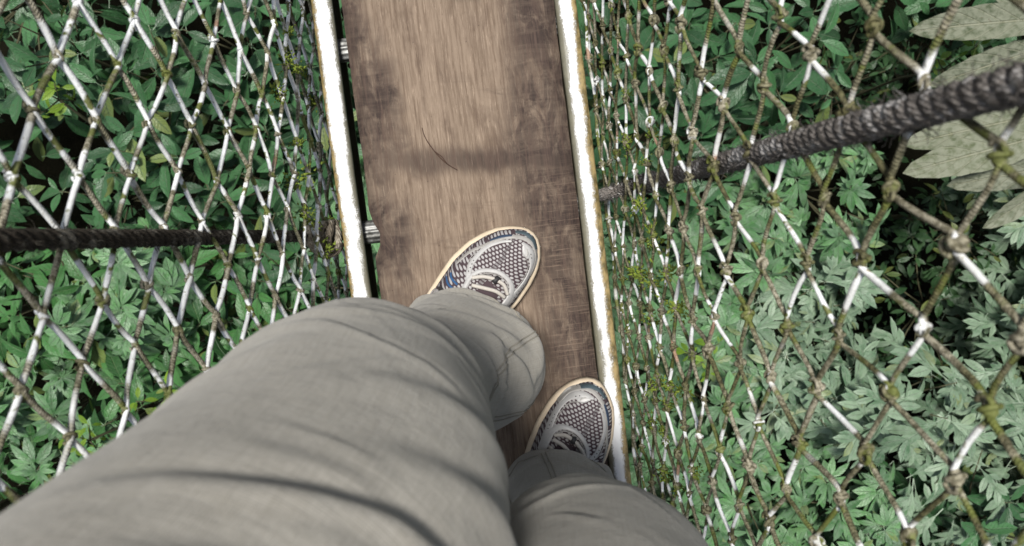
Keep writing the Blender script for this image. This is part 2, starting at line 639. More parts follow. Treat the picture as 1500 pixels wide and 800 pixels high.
# ------------------------------------------------------------------ rope nets
LK = {(0, 0): (115, 255), (-1, 1): (50, 162), (-1, -1): (142, 175), (0, -2): (192, 255), (-2, 0): (85, 82), (-2, -2): (172, 95),
      (-1, -3): (215, 180), (0, -4): (260, 250), (0, 2): (20, 260), (-3, -1): (113, 2), (-2, -4): (242, 110), (-3, -5): (257, 47),
      (-2, -6): (301, 120), (-1, -5): (280, 184), (-1, -7): (334, 191), (-2, -8): (348, 133), (-3, -7): (314, 59),
      (-3, -9): (353, 73), (-2, -10): (384, 136), (-1, -9): (375, 189), (-1, -11): (408, 197), (-2, -12): (412, 142),
      (2, -2): (221, 418), (2, 0): (150, 439), (3, -1): (199, 506), (3, 1): (122, 531), (2, 2): (66, 461), (3, 3): (32, 572),
      (3, -3): (262, 484), (2, -4): (279, 405), (4, -2): (246, 577), (4, 0): (182, 600), (4, 2): (101, 639)}
RK = {(0, 0): (1305, 275), (-1, -1): (1245, 165), (-2, -2): (1190, 80), (-2, 0): (1282, 37), (-1, 1): (1355, 120), (0, 2): (1465, 227),
      (0, -2): (1207, 290), (1, -1): (1260, 382), (1, 1): (1400, 357), (-1, -3): (1160, 185), (0, -4): (1135, 295), (1, -3): (1182, 385),
      (2, 0): (1351, 480), (3, -1): (1304, 574), (3, 1): (1448, 598), (4, 0): (1398, 700), (4, -2): (1267, 661), (2, -2): (1228, 493),
      (3, -3): (1196, 569), (4, -4): (1172, 650), (2, -4): (1154, 477), (5, -3): (1230, 726), (3, -5): (1131, 553), (2, -6): (1095, 461),
      (4, -6): (1113, 619), (3, -7): (1084, 532), (4, -8): (1068, 595), (5, -7): (1100, 682), (6, -8): (1084, 740)}
NETS = {-1: dict(o=Vector((-0.26631, 0.07777, 0.43511)), v=Vector((-0.00549, -0.00193, 0.02925)), k=LK, h=(-20, 24), hang=-12),
        1: dict(o=Vector((0.2721, 0.00239, 0.57132)), v=Vector((0.00522, 0.00242, 0.03445)), k=RK, h=(-23, 16), hang=-8)}
DL = 0.04506


def knot_mesh(seed, flat):
    bm = bmesh.new()
    bmesh.ops.create_icosphere(bm, subdivisions=3, radius=1.0)
    for v in bm.verts:
        n = noise.noise(v.co * 1.5 + Vector((seed, 0, 0)))
        n2 = noise.noise(v.co * 4.0 + Vector((0, seed, 0)))
        # a twisted groove between the two turns of cord
        tw = math.sin(5.0 * v.co.y + 2.0 * math.atan2(v.co.z, v.co.x))
        v.co *= 1 + 0.22 * n + 0.07 * n2 + 0.12 * tw
    S = Matrix.Diagonal((0.0053, 0.0072, 0.0046 * flat, 1))
    bmesh.ops.transform(bm, matrix=S, verts=bm.verts)
    me = bpy.data.meshes.new('knot')
    bm.to_mesh(me)
    bm.free()
    # one turn of cord around the waist, and a loose bight
    vs, fs = [tuple(v.co) for v in me.vertices], [tuple(q.vertices) for q in me.polygons]
    mb = MB()
    mb.add(vs, fs)
    r = random.Random(seed)
    ring = []
    tl = r.uniform(-0.6, 0.6)
    for k in range(17):
        a = 2 * math.pi * k / 16 * 1.0
        ring.append((0.0058 * math.cos(a), 0.0045 * math.sin(a) * math.sin(tl) + 0.0024 * math.cos(a), 0.0056 * flat * math.sin(a)))
    mb.tube(ring, 0.0021, 6, False)
    big = []
    s = r.choice((-1, 1))
    for k in range(9):
        a = math.pi * k / 8
        big.append((s * 0.0060 * math.cos(a), 0.004 + 0.0045 * math.sin(a), 0.0032 * flat))
    mb.tube(big, 0.0020, 6)
    bpy.data.meshes.remove(me)
    return mb.build('knot')


def moss_mesh(seed):
    r = random.Random(seed)
    mb = MB()
    for k in range(60):
        c = Vector((r.gauss(0, 1), r.gauss(0, 1.3), r.gauss(0, 0.8))) * 0.0042
        d = (c.normalized() + Vector((r.gauss(0, .4), r.gauss(0, .4), r.gauss(0, .4)))).normalized()
        s = r.uniform(0.0016, 0.0034)
        a = d.orthogonal().normalized()
        b = d.cross(a)
        vs = [c + a * s * 0.5, c - a * s * 0.25 + b * s * 0.43, c - a * s * 0.25 - b * s * 0.43, c + d * s * 1.5]
        mb.add(vs, [(0, 1, 3), (1, 2, 3), (2, 0, 3)])
    return mb.build('moss')


M_MOSS = mat_plain('yellow_green_moss', (0.07, 0.10, 0.012), (0.20, 0.26, 0.03), 200, 0.9)


def build_net(side, name, label, white, wk, hex_, kflat, nmoss):
    N = NETS[side]
    root = empty(name, (side * 0.185, 0, 0))
    tag(root, label, 'rope net', 'rope nets along the walkway')
    inv = -root.location
    mc = mat_cord(white, 3.3 * side, False, 0.45 if side < 0 else -0.05)
    mk = mat_cord(wk, 8.7, True)
    o, v = N['o'], N['v']
    nrm = v.cross(Vector((0, 1, 0))).normalized()

    def base(l, h):
        # the lower part of the net hangs almost plumb and goes on below the ladder
        p = o + v * h + Vector((0, -DL * l, 0))
        if h < N['hang']:
            p.x = o.x + v.x * N['hang'] + v.x * 0.16 * (h - N['hang'])
        return p
    # deviations of the real knots from the even lattice, measured on the net's own surface
    dev = {}
    for (l, h), px in N['k'].items():
        ray = (at(px[0], px[1], 0) - CAM).normalized()
        b = base(l, h)
        t = (b - CAM).dot(nrm) / ray.dot(nrm)
        d = CAM + ray * t - b
        if d.length < 0.05:
            dev[(l, h)] = d
    rr = random.Random(5 + side)
    pts = {}
    h0, h1 = N['h']
    lm = int(1.15 / DL)
    for l in range(-lm, lm + 1):
        for h in range(h0, h1 + 1):
            if (l + h) % 2:
                continue
            if (l, h) in dev:
                d = dev[(l, h)].copy()
            else:
                d = Vector((0, 0, 0))
                ws = 0.35
                for (a, b), q in dev.items():
                    w = 1.0 / (((l - a) ** 2 + (h - b) ** 2) ** 1.5)
                    d += q * w
                    ws += w
                d /= ws
                d += v.normalized() * rr.gauss(0, 0.0022) + Vector((0, rr.gauss(0, 0.0035), 0))
            d += nrm * 0.004 * noise.noise(Vector((l * 0.3, h * 0.3, side)))
            pts[(l, h)] = base(l, h) + d
    # cords: one swept mesh for each cord running up the net
    for sgn in (1, -1):
        starts = sorted({l - sgn * (h - h0) for (l, h) in pts})
        for s in starts:
            seq = [(s + sgn * (h - h0), h) for h in range(h0, h1 + 1)]
            seq = [q for q in seq if q in pts]
            if len(seq) < 3:
                continue
            path = []
            for i, q in enumerate(seq):
                p = pts[q]
                yv = Vector((0, -sgn * hex_, 0))
                off = nrm * 0.0012 * sgn * (1 if (q[0] % 2) else -1)
                path += [p - yv + off * 0.6, p + off, p + yv + off * 0.6]
                if i + 1 < len(seq):
                    p2 = pts[seq[i + 1]]
                    a, b = p + yv, p2 - yv
                    bow = nrm * rr.gauss(0, 0.0010) + Vector((0, 0, rr.gauss(-0.0005, 0.0007))) + Vector((0, rr.gauss(0, 0.0007), 0))
                    for f in (0.25, 0.5, 0.75):
                        path.append(a.lerp(b, f) + bow * (4 * f * (1 - f)))
            rad = []
            r0 = rr.uniform(0.0021, 0.0027) if side < 0 else rr.uniform(0.0018, 0.0023)
            for i in range(len(path)):
                rad.append(r0 * (1 + 0.16 * noise.noise(Vector((i * 0.5, s * 3.1, sgn * 5)))))
            vs, fs, uv = tube_data([p + inv for p in path], rad, 7)
            link('cord', mesh('cord', vs, fs, uv), mc, root)
    # knots: the ones the photograph shows one by one, the others joined
    kms = [knot_mesh(21 + k * 7 + side, kflat) for k in range(6)]
    for m in kms:
        m.materials.append(mk)
    far = MB()
    cand = []
    ex = Vector((0, 1, 0)).cross(nrm).normalized()
    for q, p in pts.items():
        px = to_px(p)
        vis = -25 < px[0] < 1525 and -25 < px[1] < 825 and p.z < 0.96
        d = max(abs(px[0] - 750) / 750, abs(px[1] - 400) / 400)
        cand.append((not vis, d, q, p))
    cand.sort(key=lambda c: (c[0], c[1]))
    for i, (nv, d, q, p) in enumerate(cand):
        ang = rr.gauss(0, 0.5) + (math.pi if rr.random() < 0.5 else 0)
        B = Matrix((ex, Vector((0, 1, 0)), nrm)).transposed().to_4x4()
        s = rr.uniform(0.5, 0.8) if side < 0 else rr.uniform(0.56, 0.88)
        mt = Matrix.Translation(p + inv) @ B @ Matrix.Rotation(ang, 4, 'Z') @ Matrix.Diagonal((s, s * rr.uniform(0.85, 1.3), s, 1))
        km = kms[rr.randrange(6)]
        if not nv and i < 300:
            k = link('knot', km, None, root)
            k.matrix_local = mt
        else:
            far.add([mt @ x.co for x in km.vertices], [tuple(f.vertices) for f in km.polygons])
    if far.v:
        link('knots', far.build('knots'), mk, root, kind='stuff')
    # the cord that laces the foot of the net to the ladder, and the one along its head
    for hh, nm, r in ((h0, 'foot_cord', 0.0032), (h1, 'head_cord', 0.006)):
        path = []
        for k in range(0, 101):
            y = -1.15 + 2.3 * k / 100
            b = base(0, hh)
            path.append(Vector((b.x + 0.002 * math.sin(k * 1.1), y, b.z + 0.002 * math.cos(k * 0.9))) + inv)
        vs, fs, uv = tube_data(path, r, 8)
        link(nm, mesh(nm, vs, fs, uv), mc, root)
    mm = [moss_mesh(k + 3) for k in range(3)]
    for m in mm:
        m.materials.append(M_MOSS)
    low = [p for (l, h), p in pts.items() if -0.08 < p.z < 0.17 and -0.6 < p.y < 0.45]
    for k in range(nmoss):
        p = rr.choice(low)
        m = link('moss', mm[k % 3], None, root)
        m.location = p + inv + Vector((rr.gauss(0, .003), rr.gauss(0, .012), rr.gauss(0, .004)))
        m.rotation_euler = (rr.uniform(0, 6), rr.uniform(0, 6), rr.uniform(0, 6))
        s = rr.uniform(0.6, 1.35)
        m.scale = (s, s * 1.3, s)
    return root, pts


build_net(-1, 'rope_net', 'painted diamond rope net, crossed by the thinner dark rope', 0.465, 0.72, 0.0015, 0.75, 24)
build_net(1, 'rope_net', 'mossy knotted rope net, crossed by the thick hairy rope', 0.545, 0.80, 0.005, 1.0, 34)


# ------------------------------------------------------------------ hanger ropes and hand ropes
def laid_rope(path, R, pitch, parent, mat, nstr=3, sides=9, step=0.004):
    """three strands twisted round each other"""
    P = [Vector(p) for p in path]
    seg = [(P[i + 1] - P[i]).length for i in range(len(P) - 1)]
    tot = sum(seg)
    n = int(tot / step)
    cs = []
    for k in range(n + 1):
        s = tot * k / n
        i = 0
        while i < len(seg) - 1 and s > seg[i]:
            s -= seg[i]
            i += 1
        # smooth Catmull-Rom
        p0, p1, p2, p3 = P[max(i - 1, 0)], P[i], P[i + 1], P[min(i + 2, len(P) - 1)]
        t = min(1, s / seg[i])
        cs.append(0.5 * ((2 * p1) + (p2 - p0) * t + (2 * p0 - 5 * p1 + 4 * p2 - p3) * t * t + (3 * p1 - p0 - 3 * p2 + p3) * t ** 3))
    rs = R * 0.50
    ro = R * 0.54
    out = []
    for q in range(nstr):
        pts = []
        a = None
        s = 0
        for k, c in enumerate(cs):
            t = (cs[min(k + 1, n)] - cs[max(k - 1, 0)]).normalized()
            a = t.orthogonal().normalized() if a is None else (a - t * a.dot(t)).normalized()
            b = t.cross(a)
            if k:
                s += (c - cs[k - 1]).length
            an = 2 * math.pi * (s / pitch + q / nstr)
            pts.append(c + (a * math.cos(an) + b * math.sin(an)) * ro)
        rad = [rs * (1 + 0.07 * noise.noise(p * 60 + Vector((q, 0, 0)))) for p in pts]
        vs, fs, uv = tube_data(pts, rad, sides)
        out.append(link('strand', mesh('strand', vs, fs, uv), mat, parent))
    return cs


def fuzz(cs, R, parent, mat, n, seed, ln=0.008):
    r = random.Random(seed)
    mb = MB()
    for k in range(n):
        i = r.randrange(1, len(cs) - 1)
        t = (cs[i + 1] - cs[i - 1]).normalized()
        a = t.orthogonal().normalized()
        b = t.cross(a)
        an = r.uniform(0, 6.283)
        d = a * math.cos(an) + b * math.sin(an)
        p = cs[i] + d * R * 0.9 + t * r.uniform(-.003, .003)
        e = (d * r.uniform(.1, .8) + t * r.uniform(-1, 1) + Vector((0, 0, r.uniform(-.6, .1)))).normalized() * ln * r.uniform(.4, 1.2)
        m = p + e * 0.5 + Vector((r.gauss(0, .001), r.gauss(0, .001), r.gauss(0, .001)))
        mb.tube([p, m, p + e], [0.00036, 0.0003, 0.00015], 3, False)
    link('fibres', mb.build('fibres'), mat, parent, kind='stuff')


M_ROPE_L = mat_rope((0.016, 0.013, 0.010), (0.085, 0.072, 0.056), (0.22, 0.205, 0.17))
M_ROPE_R = mat_rope((0.055, 0.048, 0.043), (0.26, 0.238, 0.22), (0.50, 0.485, 0.475))


def on_line(a, b):
    n = (at(*a, 0) - CAM).cross(at(*b, 0) - CAM)
    def y(x, z):
        if z > 0.9:
            return y(x, 0.9)
        return CAM.y - (n.x * (x - CAM.x) + n.z * (z - CAM.z)) / n.y
    return y


def build_hangers():
    # thinner dark rope
    r = empty('hanger_rope', (-0.185, 0.02, 0.0))
    tag(r, 'thin dark twisted rope rising from the rail beside the gap, mossy knot at its foot', 'rope', 'hanger ropes holding the ladder')
    I = -r.location
    ya = on_line((500, 345), (0, 352))
    path = [(-0.155, 0.019, -0.088)] + [(x, ya(x, z), z) for (x, z) in ((-0.196, -0.105), (-0.2135, -0.05), (-0.2185, 0.02), (-0.226, 0.12), (-0.238, 0.235), (-0.2505, 0.35), (-0.268, 0.5), (-0.2895, 0.65), (-0.309, 0.8), (-0.335, 1.0), (-0.3597, 1.19))]
    cs = laid_rope([Vector(p) + I for p in path], 0.0078, 0.030, r, M_ROPE_L)
    fuzz(cs, 0.0092, r, M_ROPE_L, 700, 3)
    # the bend round the rail and its knot
    kn = MB()
    for k in range(4):
        pts = []
        for q in range(22):
            a = 2 * math.pi * q / 20
            w = 0.0008 * math.sin(q * 2.3 + k)
            pts.append((-0.003 - 0.0060 * k + 0.006 * math.sin(a + k * 1.1), (0.0180 - 0.001 * k) * math.cos(a) + w, -0.040 + 0.013 * k + 0.013 * math.sin(a)))
        kn.tube(pts, [0.0058 + 0.0007 * math.sin(q * 1.9 + k) for q in range(22)], 8)
    kn.tube([(0.006, -0.012, -0.030), (0.000, -0.021, -0.020), (-0.010, -0.025, -0.012), (-0.018, -0.022, -0.004)], [0.005, 0.006, 0.0055, 0.003], 8)
    link('rope_knot', kn.build('rope_knot'), mat_rope((0.10, 0.08, 0.055), (0.36, 0.31, 0.24), (0.5, 0.46, 0.38)), r)
    mo = link('moss', moss_mesh(91), M_MOSS, r)
    mo.location = (-0.012, -0.019, 0.004)
    mo.scale = (1.7, 1.3, 1.4)
    # thick hairy rope
    r = empty('hanger_rope', (0.185, 0.028, 0.0))
    tag(r, 'thick grey hairy rope rising from the lichen-stained rail, twisted strands', 'rope', 'hanger ropes holding the ladder')
    I = -r.location
    ya = on_line((880, 286), (1500, 122))
    path = [(0.16, 0.028, -0.09)] + [(x, ya(x, z), z) for (x, z) in ((0.212, -0.125), (0.236, -0.07), (0.2415, 0.02), (0.244, 0.14), (0.2475, 0.28), (0.2525, 0.40), (0.2590, 0.50), (0.2758, 0.65), (0.2926, 0.80), (0.315, 1.0), (0.3363, 1.19))]
    cs = laid_rope([Vector(p) + I for p in path], 0.0100, 0.030, r, M_ROPE_R, 3, 10)
    fuzz(cs, 0.0112, r, M_ROPE_R, 1800, 5, 0.009)
    lash = MB()
    for k in range(4):
        pts = []
        for q in range(18):
            a = 2 * math.pi * q / 17
            c = Vector((0.2385 + 0.0014 * k, ya(0.2395, -0.02 + 0.022 * k), -0.03 + 0.022 * k)) + I
            pts.append(c + Vector((0.005 * math.sin(a), 0.0128 * math.cos(a), 0.012 * math.sin(a))))
        lash.tube(pts, 0.0019, 6)
    link('lashing', lash.build('lashing'), M_ROPE_R, r)
    for side, lab in ((-1, 'long grey hand rope along the head of the painted net'), (1, 'long grey hand rope along the head of the mossy net')):
        N = NETS[side]
        b = N['o'] + N['v'] * (N['h'][1] + 0.5)
        h = empty('hand_rope', (b.x, 0, b.z))
        tag(h, lab, 'rope', 'hand ropes along the nets')
        laid_rope([(0.003 * math.sin(k), -1.3 + k * 0.26, 0.004 * math.sin(k * 2.1)) for k in range(11)], 0.013, 0.05, h, M_ROPE_R, 3, 8, 0.006)


build_hangers()


# ------------------------------------------------------------------ the person
M_CLOTH = mat_cloth()
M_CLOTH_STITCH = mat_plain('stitching', (0.19, 0.18, 0.15), (0.30, 0.28, 0.24), 900, 0.95, 0.0008, 0.1)
FRONT = math.atan2(0.80, 0.60)


def interp(keys, s):
    """Catmull-Rom through keyed tuples (first entry the parameter)"""
    n = len(keys)
    i = 0
    while i < n - 2 and s > keys[i + 1][0]:
        i += 1
    a, b = keys[i], keys[i + 1]
    t = (s - a[0]) / (b[0] - a[0])
    p0, p3 = keys[max(i - 1, 0)], keys[min(i + 2, n - 1)]
    out = []
    for j in range(1, len(a)):
        m1 = (b[j] - p0[j]) / (b[0] - p0[0]) * (b[0] - a[0])
        m2 = (p3[j] - a[j]) / (p3[0] - a[0]) * (b[0] - a[0])
        t2, t3 = t * t, t * t * t
        out.append((2 * t3 - 3 * t2 + 1) * a[j] + (t3 - 2 * t2 + t) * m1 + (-2 * t3 + 3 * t2) * b[j] + (t3 - t2) * m2)
    return out


def angd(a, b):
    return (a - b + math.pi) % (2 * math.pi) - math.pi


def leg_surface(keys, folds, seed, front):
    """keys: (s, x, y, z, radius across, radius fore-aft, tilt) ; returns a function (s, angle) -> point"""
    def S(s, th):
        x, y, z, ra, rf, tilt = interp(keys, s)
        d = 0.0
        for (s0, slope, curve, amp, wid, tc, tw) in folds:
            a = angd(th, tc)
            if abs(a) > tw:
                continue
            w = math.cos(a / tw * math.pi / 2) ** 2
            c = s0 + slope * a + curve * a * a + 0.006 * noise.noise(Vector((a * 2.2, s0 * 40, seed)))
            q = (s - c) / wid
            if q > 4 or q < -4:
                continue
            # a fold: a soft swell on one side and a sharper valley on the other
            d += amp * w * (math.exp(-q * q) - 0.65 * math.exp(-((q + 1.5) / 0.9) ** 2))
        d += 0.0035 * noise.noise(Vector((math.cos(th) * 1.6, math.sin(th) * 1.6, s * 9 + seed)))
        ca, sa = math.cos(th - front), math.sin(th - front)
        # superellipse section, fore-aft along the front direction
        e = 0.92
        fx = math.copysign(abs(ca) ** e, ca) * (rf + d)
        fy = math.copysign(abs(sa) ** e, sa) * (ra + d)
        f = Vector((math.cos(front), math.sin(front), 0))
        l = Vector((-math.sin(front), math.cos(front), 0))
        return Vector((x, y, z)) + f * fx + l * fy + Vector((0, 0, tilt * ca))
    return S


def leg_mesh(mb, S, smax, nt=170, ns=330):
    vs, uv, fs = [], [], []
    for i in range(ns + 1):
        s = smax * i / ns
        for k in range(nt + 1):
            th = 2 * math.pi * k / nt
            vs.append(S(s, th))
            uv.append((k / nt * 0.5, s))
    for i in range(ns):
        for k in range(nt):
            a = i * (nt + 1) + k
            fs.append((a, a + 1, a + nt + 2, a + nt + 1))
    # the turned-in hem
    o = len(vs)
    for (ins, dz) in ((0.003, -0.0015), (0.006, 0.012)):
        for k in range(nt + 1):
            p, c = vs[k], interp_center
            q = p.lerp(Vector((c.x, c.y, p.z)), ins / max(1e-6, (Vector((p.x - c.x, p.y - c.y)).length)))
            vs.append(Vector((q.x, q.y, q.z + dz)))
            uv.append((k / nt * 0.5, -dz))
    for k in range(nt):
        fs.append((o + k, o + k + 1, k + 1, k))
        fs.append((o + nt + 1 + k, o + nt + 2 + k, o + k + 1, o + k))
    mb.add(vs, fs, uv)


def rand_folds(seed, front, lst):
    r = random.Random(seed)
    out = list(lst)
    # long soft folds round the knee and thigh, with thin creases between them
    s = 0.36
    while s < 0.92:
        out.append((s, r.gauss(0.020, 0.02), r.uniform(-0.020, 0.008), r.uniform(0.0014, 0.0042), r.uniform(0.007, 0.015), front + r.uniform(-1.6, 1.6), r.uniform(0.7, 1.6)))
        s += r.uniform(0.014, 0.040)
    for k in range(34):
        out.append((r.uniform(0.36, 0.9), r.gauss(0.01, 0.06), r.uniform(-0.04, 0.03), r.uniform(0.0005, 0.0013), r.uniform(0.0028, 0.0055), front + r.uniform(-2.0, 2.0), r.uniform(0.25, 0.8)))
    # loose, rumpled cloth below the knee
    s = 0.01
    while s < 0.36:
        out.append((s, r.gauss(0, 0.05), r.uniform(-0.05, 0.05), r.uniform(0.002, 0.007), r.uniform(0.005, 0.012), r.uniform(0, 6.283), r.uniform(0.5, 1.3)))
        s += r.uniform(0.010, 0.022)
    for k in range(26):
        out.append((r.uniform(0.0, 0.33), r.gauss(0, 0.10), r.uniform(-0.06, 0.06), r.uniform(0.0010, 0.0026), r.uniform(0.003, 0.006), r.uniform(0, 6.283), r.uniform(0.25, 0.7)))
    return out


person = empty('person', (0.0, -0.22, 0.0))
tag(person, 'standing person in stone-grey trousers and running shoes, one foot forward on the plank', 'person')
PI_ = -person.location

# (s, x, y, z, ra, rf, tilt)
KL = [(0.00, -0.012, -0.150, 0.062, 0.094, 0.070, 0.022), (0.08, -0.018, -0.148, 0.135, 0.089, 0.071, 0.010), (0.20, -0.050, -0.146, 0.25, 0.068, 0.064, 0.0),
      (0.34, -0.070, -0.128, 0.38, 0.073, 0.071, 0.0), (0.44, -0.071, -0.120, 0.48, 0.086, 0.080, 0.0), (0.54, -0.072, -0.131, 0.58, 0.096, 0.085, 0.0),
      (0.62, -0.077, -0.150, 0.66, 0.102, 0.090, 0.0), (0.74, -0.108, -0.180, 0.78, 0.104, 0.097, 0.0), (0.92, -0.122, -0.235, 0.94, 0.107, 0.10, 0.0)]
KR = [(0.00, 0.072, -0.352, 0.062, 0.077, 0.068, 0.022), (0.08, 0.073, -0.352, 0.135, 0.074, 0.069, 0.010), (0.20, 0.074, -0.354, 0.25, 0.062, 0.060, 0.0),
      (0.34, 0.071, -0.322, 0.38, 0.066, 0.064, 0.0), (0.44, 0.069, -0.266, 0.48, 0.084, 0.084, 0.0), (0.54, 0.064, -0.262, 0.58, 0.088, 0.088, 0.0),
      (0.62, 0.059, -0.270, 0.66, 0.089, 0.089, 0.0), (0.74, 0.050, -0.282, 0.78, 0.092, 0.094, 0.0), (0.92, 0.036, -0.296, 0.94, 0.097, 0.10, 0.0)]
FL = [(0.030, 0.03, -0.03, 0.007, 0.012, FRONT + 0.3, 1.2), (0.085, -0.03, 0.02, 0.008, 0.015, FRONT - 0.7, 1.2), (0.14, 0.04, 0.0, 0.007, 0.013, FRONT - 1.0, 1.1),
      (0.19, -0.03, -0.02, 0.007, 0.014, FRONT - 0.9, 1.0)]
FR = [(0.03, 0.03, -0.02, 0.008, 0.013, FRONT + 0.2, 1.2), (0.075, -0.035, 0.0, 0.009, 0.015, FRONT - 0.6, 1.2), (0.13, 0.03, 0.01, 0.008, 0.015, FRONT + 0.4, 1.2),
      (0.38, 0.0, -0.03, 0.009, 0.018, FRONT, 1.4)]
SL = leg_surface(KL, rand_folds(7, FRONT, FL), 1.7, FRONT)
SR = leg_surface(KR, rand_folds(15, FRONT, FR), 5.2, FRONT)


def build_trousers():
    global interp_center
    mb = MB()
    for S, K in ((SL, KL), (SR, KR)):
        interp_center = Vector(K[0][1:4])
        leg_mesh(mb, S, 0.92)
    # seat and waist
    hip = math.atan2(-0.061, 0.14)
    c0 = Vector((-0.034, -0.285, 0))
    n, vs, fs, uv = 90, [], [], []
    prof = [(0.74, 0.02, 0.02), (0.76, 0.10, 0.07), (0.80, 0.150, 0.100), (0.86, 0.172, 0.116), (0.92, 0.176, 0.118), (0.98, 0.166, 0.110), (1.03, 0.156, 0.102)]
    for j, (z, a, b) in enumerate(prof):
        for k in range(n + 1):
            th = 2 * math.pi * k / n
            x, y = a * math.cos(th), b * math.sin(th)
            w = 1 + 0.02 * noise.noise(Vector((math.cos(th) * 3, math.sin(th) * 3, z * 20)))
            vs.append(c0 + Vector(((x * math.cos(hip) - y * math.sin(hip)) * w, (x * math.sin(hip) + y * math.cos(hip)) * w, z)))
            uv.append((k / n * 0.9, z))
    for j in range(len(prof) - 1):
        for k in range(n):
            a = j * (n + 1) + k
            fs.append((a, a + 1, a + n + 2, a + n + 1))
    mb.add(vs, fs, uv)
    mb.v = [(x + PI_.x, y + PI_.y, z) for (x, y, z) in mb.v]
    tr = link('trousers', mb.build('trousers'), M_CLOTH, person)

    # stitched seams and hems
    def seam(S, fn, n, twin):
        for off in ((0.0, 0.0055) if twin else (0.0,)):
            pts = []
            for k in range(n + 1):
                s, th = fn(k / n)
                p = S(s, th)
                nrm = (S(s, th + 0.02) - S(s, th - 0.02)).cross(S(s + 0.004, th) - S(s - 0.004 if s > 0.004 else s, th)).normalized()
                sd_ = (S(s, th + 0.02) - S(s, th - 0.02)).normalized()
                pts.append(p + nrm * 0.0004 + sd_ * off + PI_)
            vs, fs, uv = tube_data(pts, 0.0008, 5)
            link('seam', mesh('seam', vs, fs, uv), M_CLOTH_STITCH, tr)
    for S in (SL, SR):
        seam(S, lambda t: (0.03 + 0.88 * t, FRONT - 1.75), 150, True)
        seam(S, lambda t: (0.03 + 0.80 * t, FRONT + 1.65), 150, False)
        seam(S, lambda t: (0.024, 6.2831 * t), 120, False)
    seam(SL, lambda t: (0.04 + 0.26 * t + 0.02 * math.sin(t * 5), FRONT - 0.55 - 0.9 * t * t), 80, True)
    seam(SR, lambda t: (0.04 + 0.24 * t, FRONT + 0.75 - 0.2 * t), 80, True)
    # unseen shirted torso above the waist, added and leaned forward to shade the legs
    sh = MB()
    vs, fs = [], []
    prof = [(0.985, 0.178, 0.122, 0), (1.02, 0.172, 0.118, 0), (1.10, 0.168, 0.115, 0.004), (1.22, 0.180, 0.118, 0.008), (1.34, 0.192, 0.116, 0.006), (1.42, 0.176, 0.098, 0), (1.47, 0.110, 0.075, 0), (1.50, 0.062, 0.060, 0.004)]
    for (z, a, b, fy) in prof:
        for k in range(n):
            th = 2 * math.pi * k / n
            x, y = a * math.cos(th), b * math.sin(th) + fy
            w = 1 + 0.035 * noise.noise(Vector((math.cos(th) * 3, math.sin(th) * 3, z * 9)))
            vs.append(c0 + Vector((0.01, -0.02 + (z - 1.0) * 0.32, 0)) + Vector(((x * math.cos(hip) - y * math.sin(hip)) * w, (x * math.sin(hip) + y * math.cos(hip)) * w, z)) + PI_)
    for j in range(len(prof) - 1):
        for k in range(n):
            k2 = (k + 1) % n
            fs.append((j * n + k, j * n + k2, (j + 1) * n + k2, (j + 1) * n + k))
    fs.append(tuple((len(prof) - 1) * n + k for k in range(n)))
    sh.add(vs, fs)
    link('unseen_torso', sh.build('unseen_torso'), mat_plain('unseen_olive_shirt', (0.10, 0.10, 0.075), (0.14, 0.135, 0.10), 40, 0.9), person)


build_trousers()

# ------------------------------------------------------------------ running shoes
M_MESH = mat_mesh_fabric()
M_FOAM = mat_plain('cream_foam', (0.42, 0.33, 0.225), (0.66, 0.56, 0.43), 70, 0.75, 0.0006)
M_OVER = mat_plain('silver_white_overlay', (0.31, 0.305, 0.30), (0.46, 0.455, 0.45), 130, 0.42, 0.0003, 0.5)
M_TRIM = mat_plain('grey_trim', (0.24, 0.23, 0.22), (0.38, 0.37, 0.35), 130, 0.5, 0.0003, 0.5)
M_BLUE = mat_plain('blue_trim', (0.02, 0.06, 0.15), (0.045, 0.12, 0.25), 120, 0.45)
M_NAVY = mat_plain('navy_trim', (0.015, 0.025, 0.055), (0.035, 0.06, 0.10), 120, 0.45)
M_TEAL = mat_plain('teal_rubber', (0.03, 0.045, 0.055), (0.07, 0.10, 0.115), 120, 0.55)
M_DARK = mat_plain('black_trim', (0.012, 0.012, 0.014), (0.035, 0.033, 0.035), 120, 0.6)
M_LACE = mat_plain('pale_lace', (0.36, 0.335, 0.30), (0.52, 0.49, 0.45), 400, 0.85)
M_SOCK = mat_plain('grey_sock', (0.18, 0.18, 0.18), (0.26, 0.26, 0.26), 300, 0.95)

SOLE = [(0.000, -0.004, 0.004), (0.003, -0.017, 0.015), (0.010, -0.026, 0.024), (0.025, -0.0335, 0.031), (0.055, -0.0375, 0.034), (0.10, -0.041, 0.0335), (0.14, -0.0455, 0.0365),
        (0.175, -0.0475, 0.0445), (0.205, -0.0480, 0.0490), (0.232, -0.0425, 0.0485), (0.252, -0.0335, 0.0450), (0.267, -0.0235, 0.0385), (0.278, -0.011, 0.0305), (0.284, -0.001, 0.0230), (0.287, 0.007, 0.0145)]
HTOP = [(0.0, 0.055), (0.03, 0.075), (0.09, 0.080), (0.13, 0.075), (0.16, 0.064), (0.19, 0.0515), (0.22, 0.0425), (0.25, 0.0345), (0.27, 0.027), (0.287, 0.012)]


def lerp_keys(K, y):
    if y <= K[0][0]:
        return K[0][1:]
    for a, b in zip(K, K[1:]):
        if y <= b[0]:
            f = (y - a[0]) / (b[0] - a[0])
            return [a[j] + (b[j] - a[j]) * f for j in range(1, len(a))]
    return K[-1][1:]


def zsole(y):
    return 0.024 + 0.010 * max(0, (0.16 - y) / 0.16) + 0.010 * max(0, (y - 0.22) / 0.067) ** 2


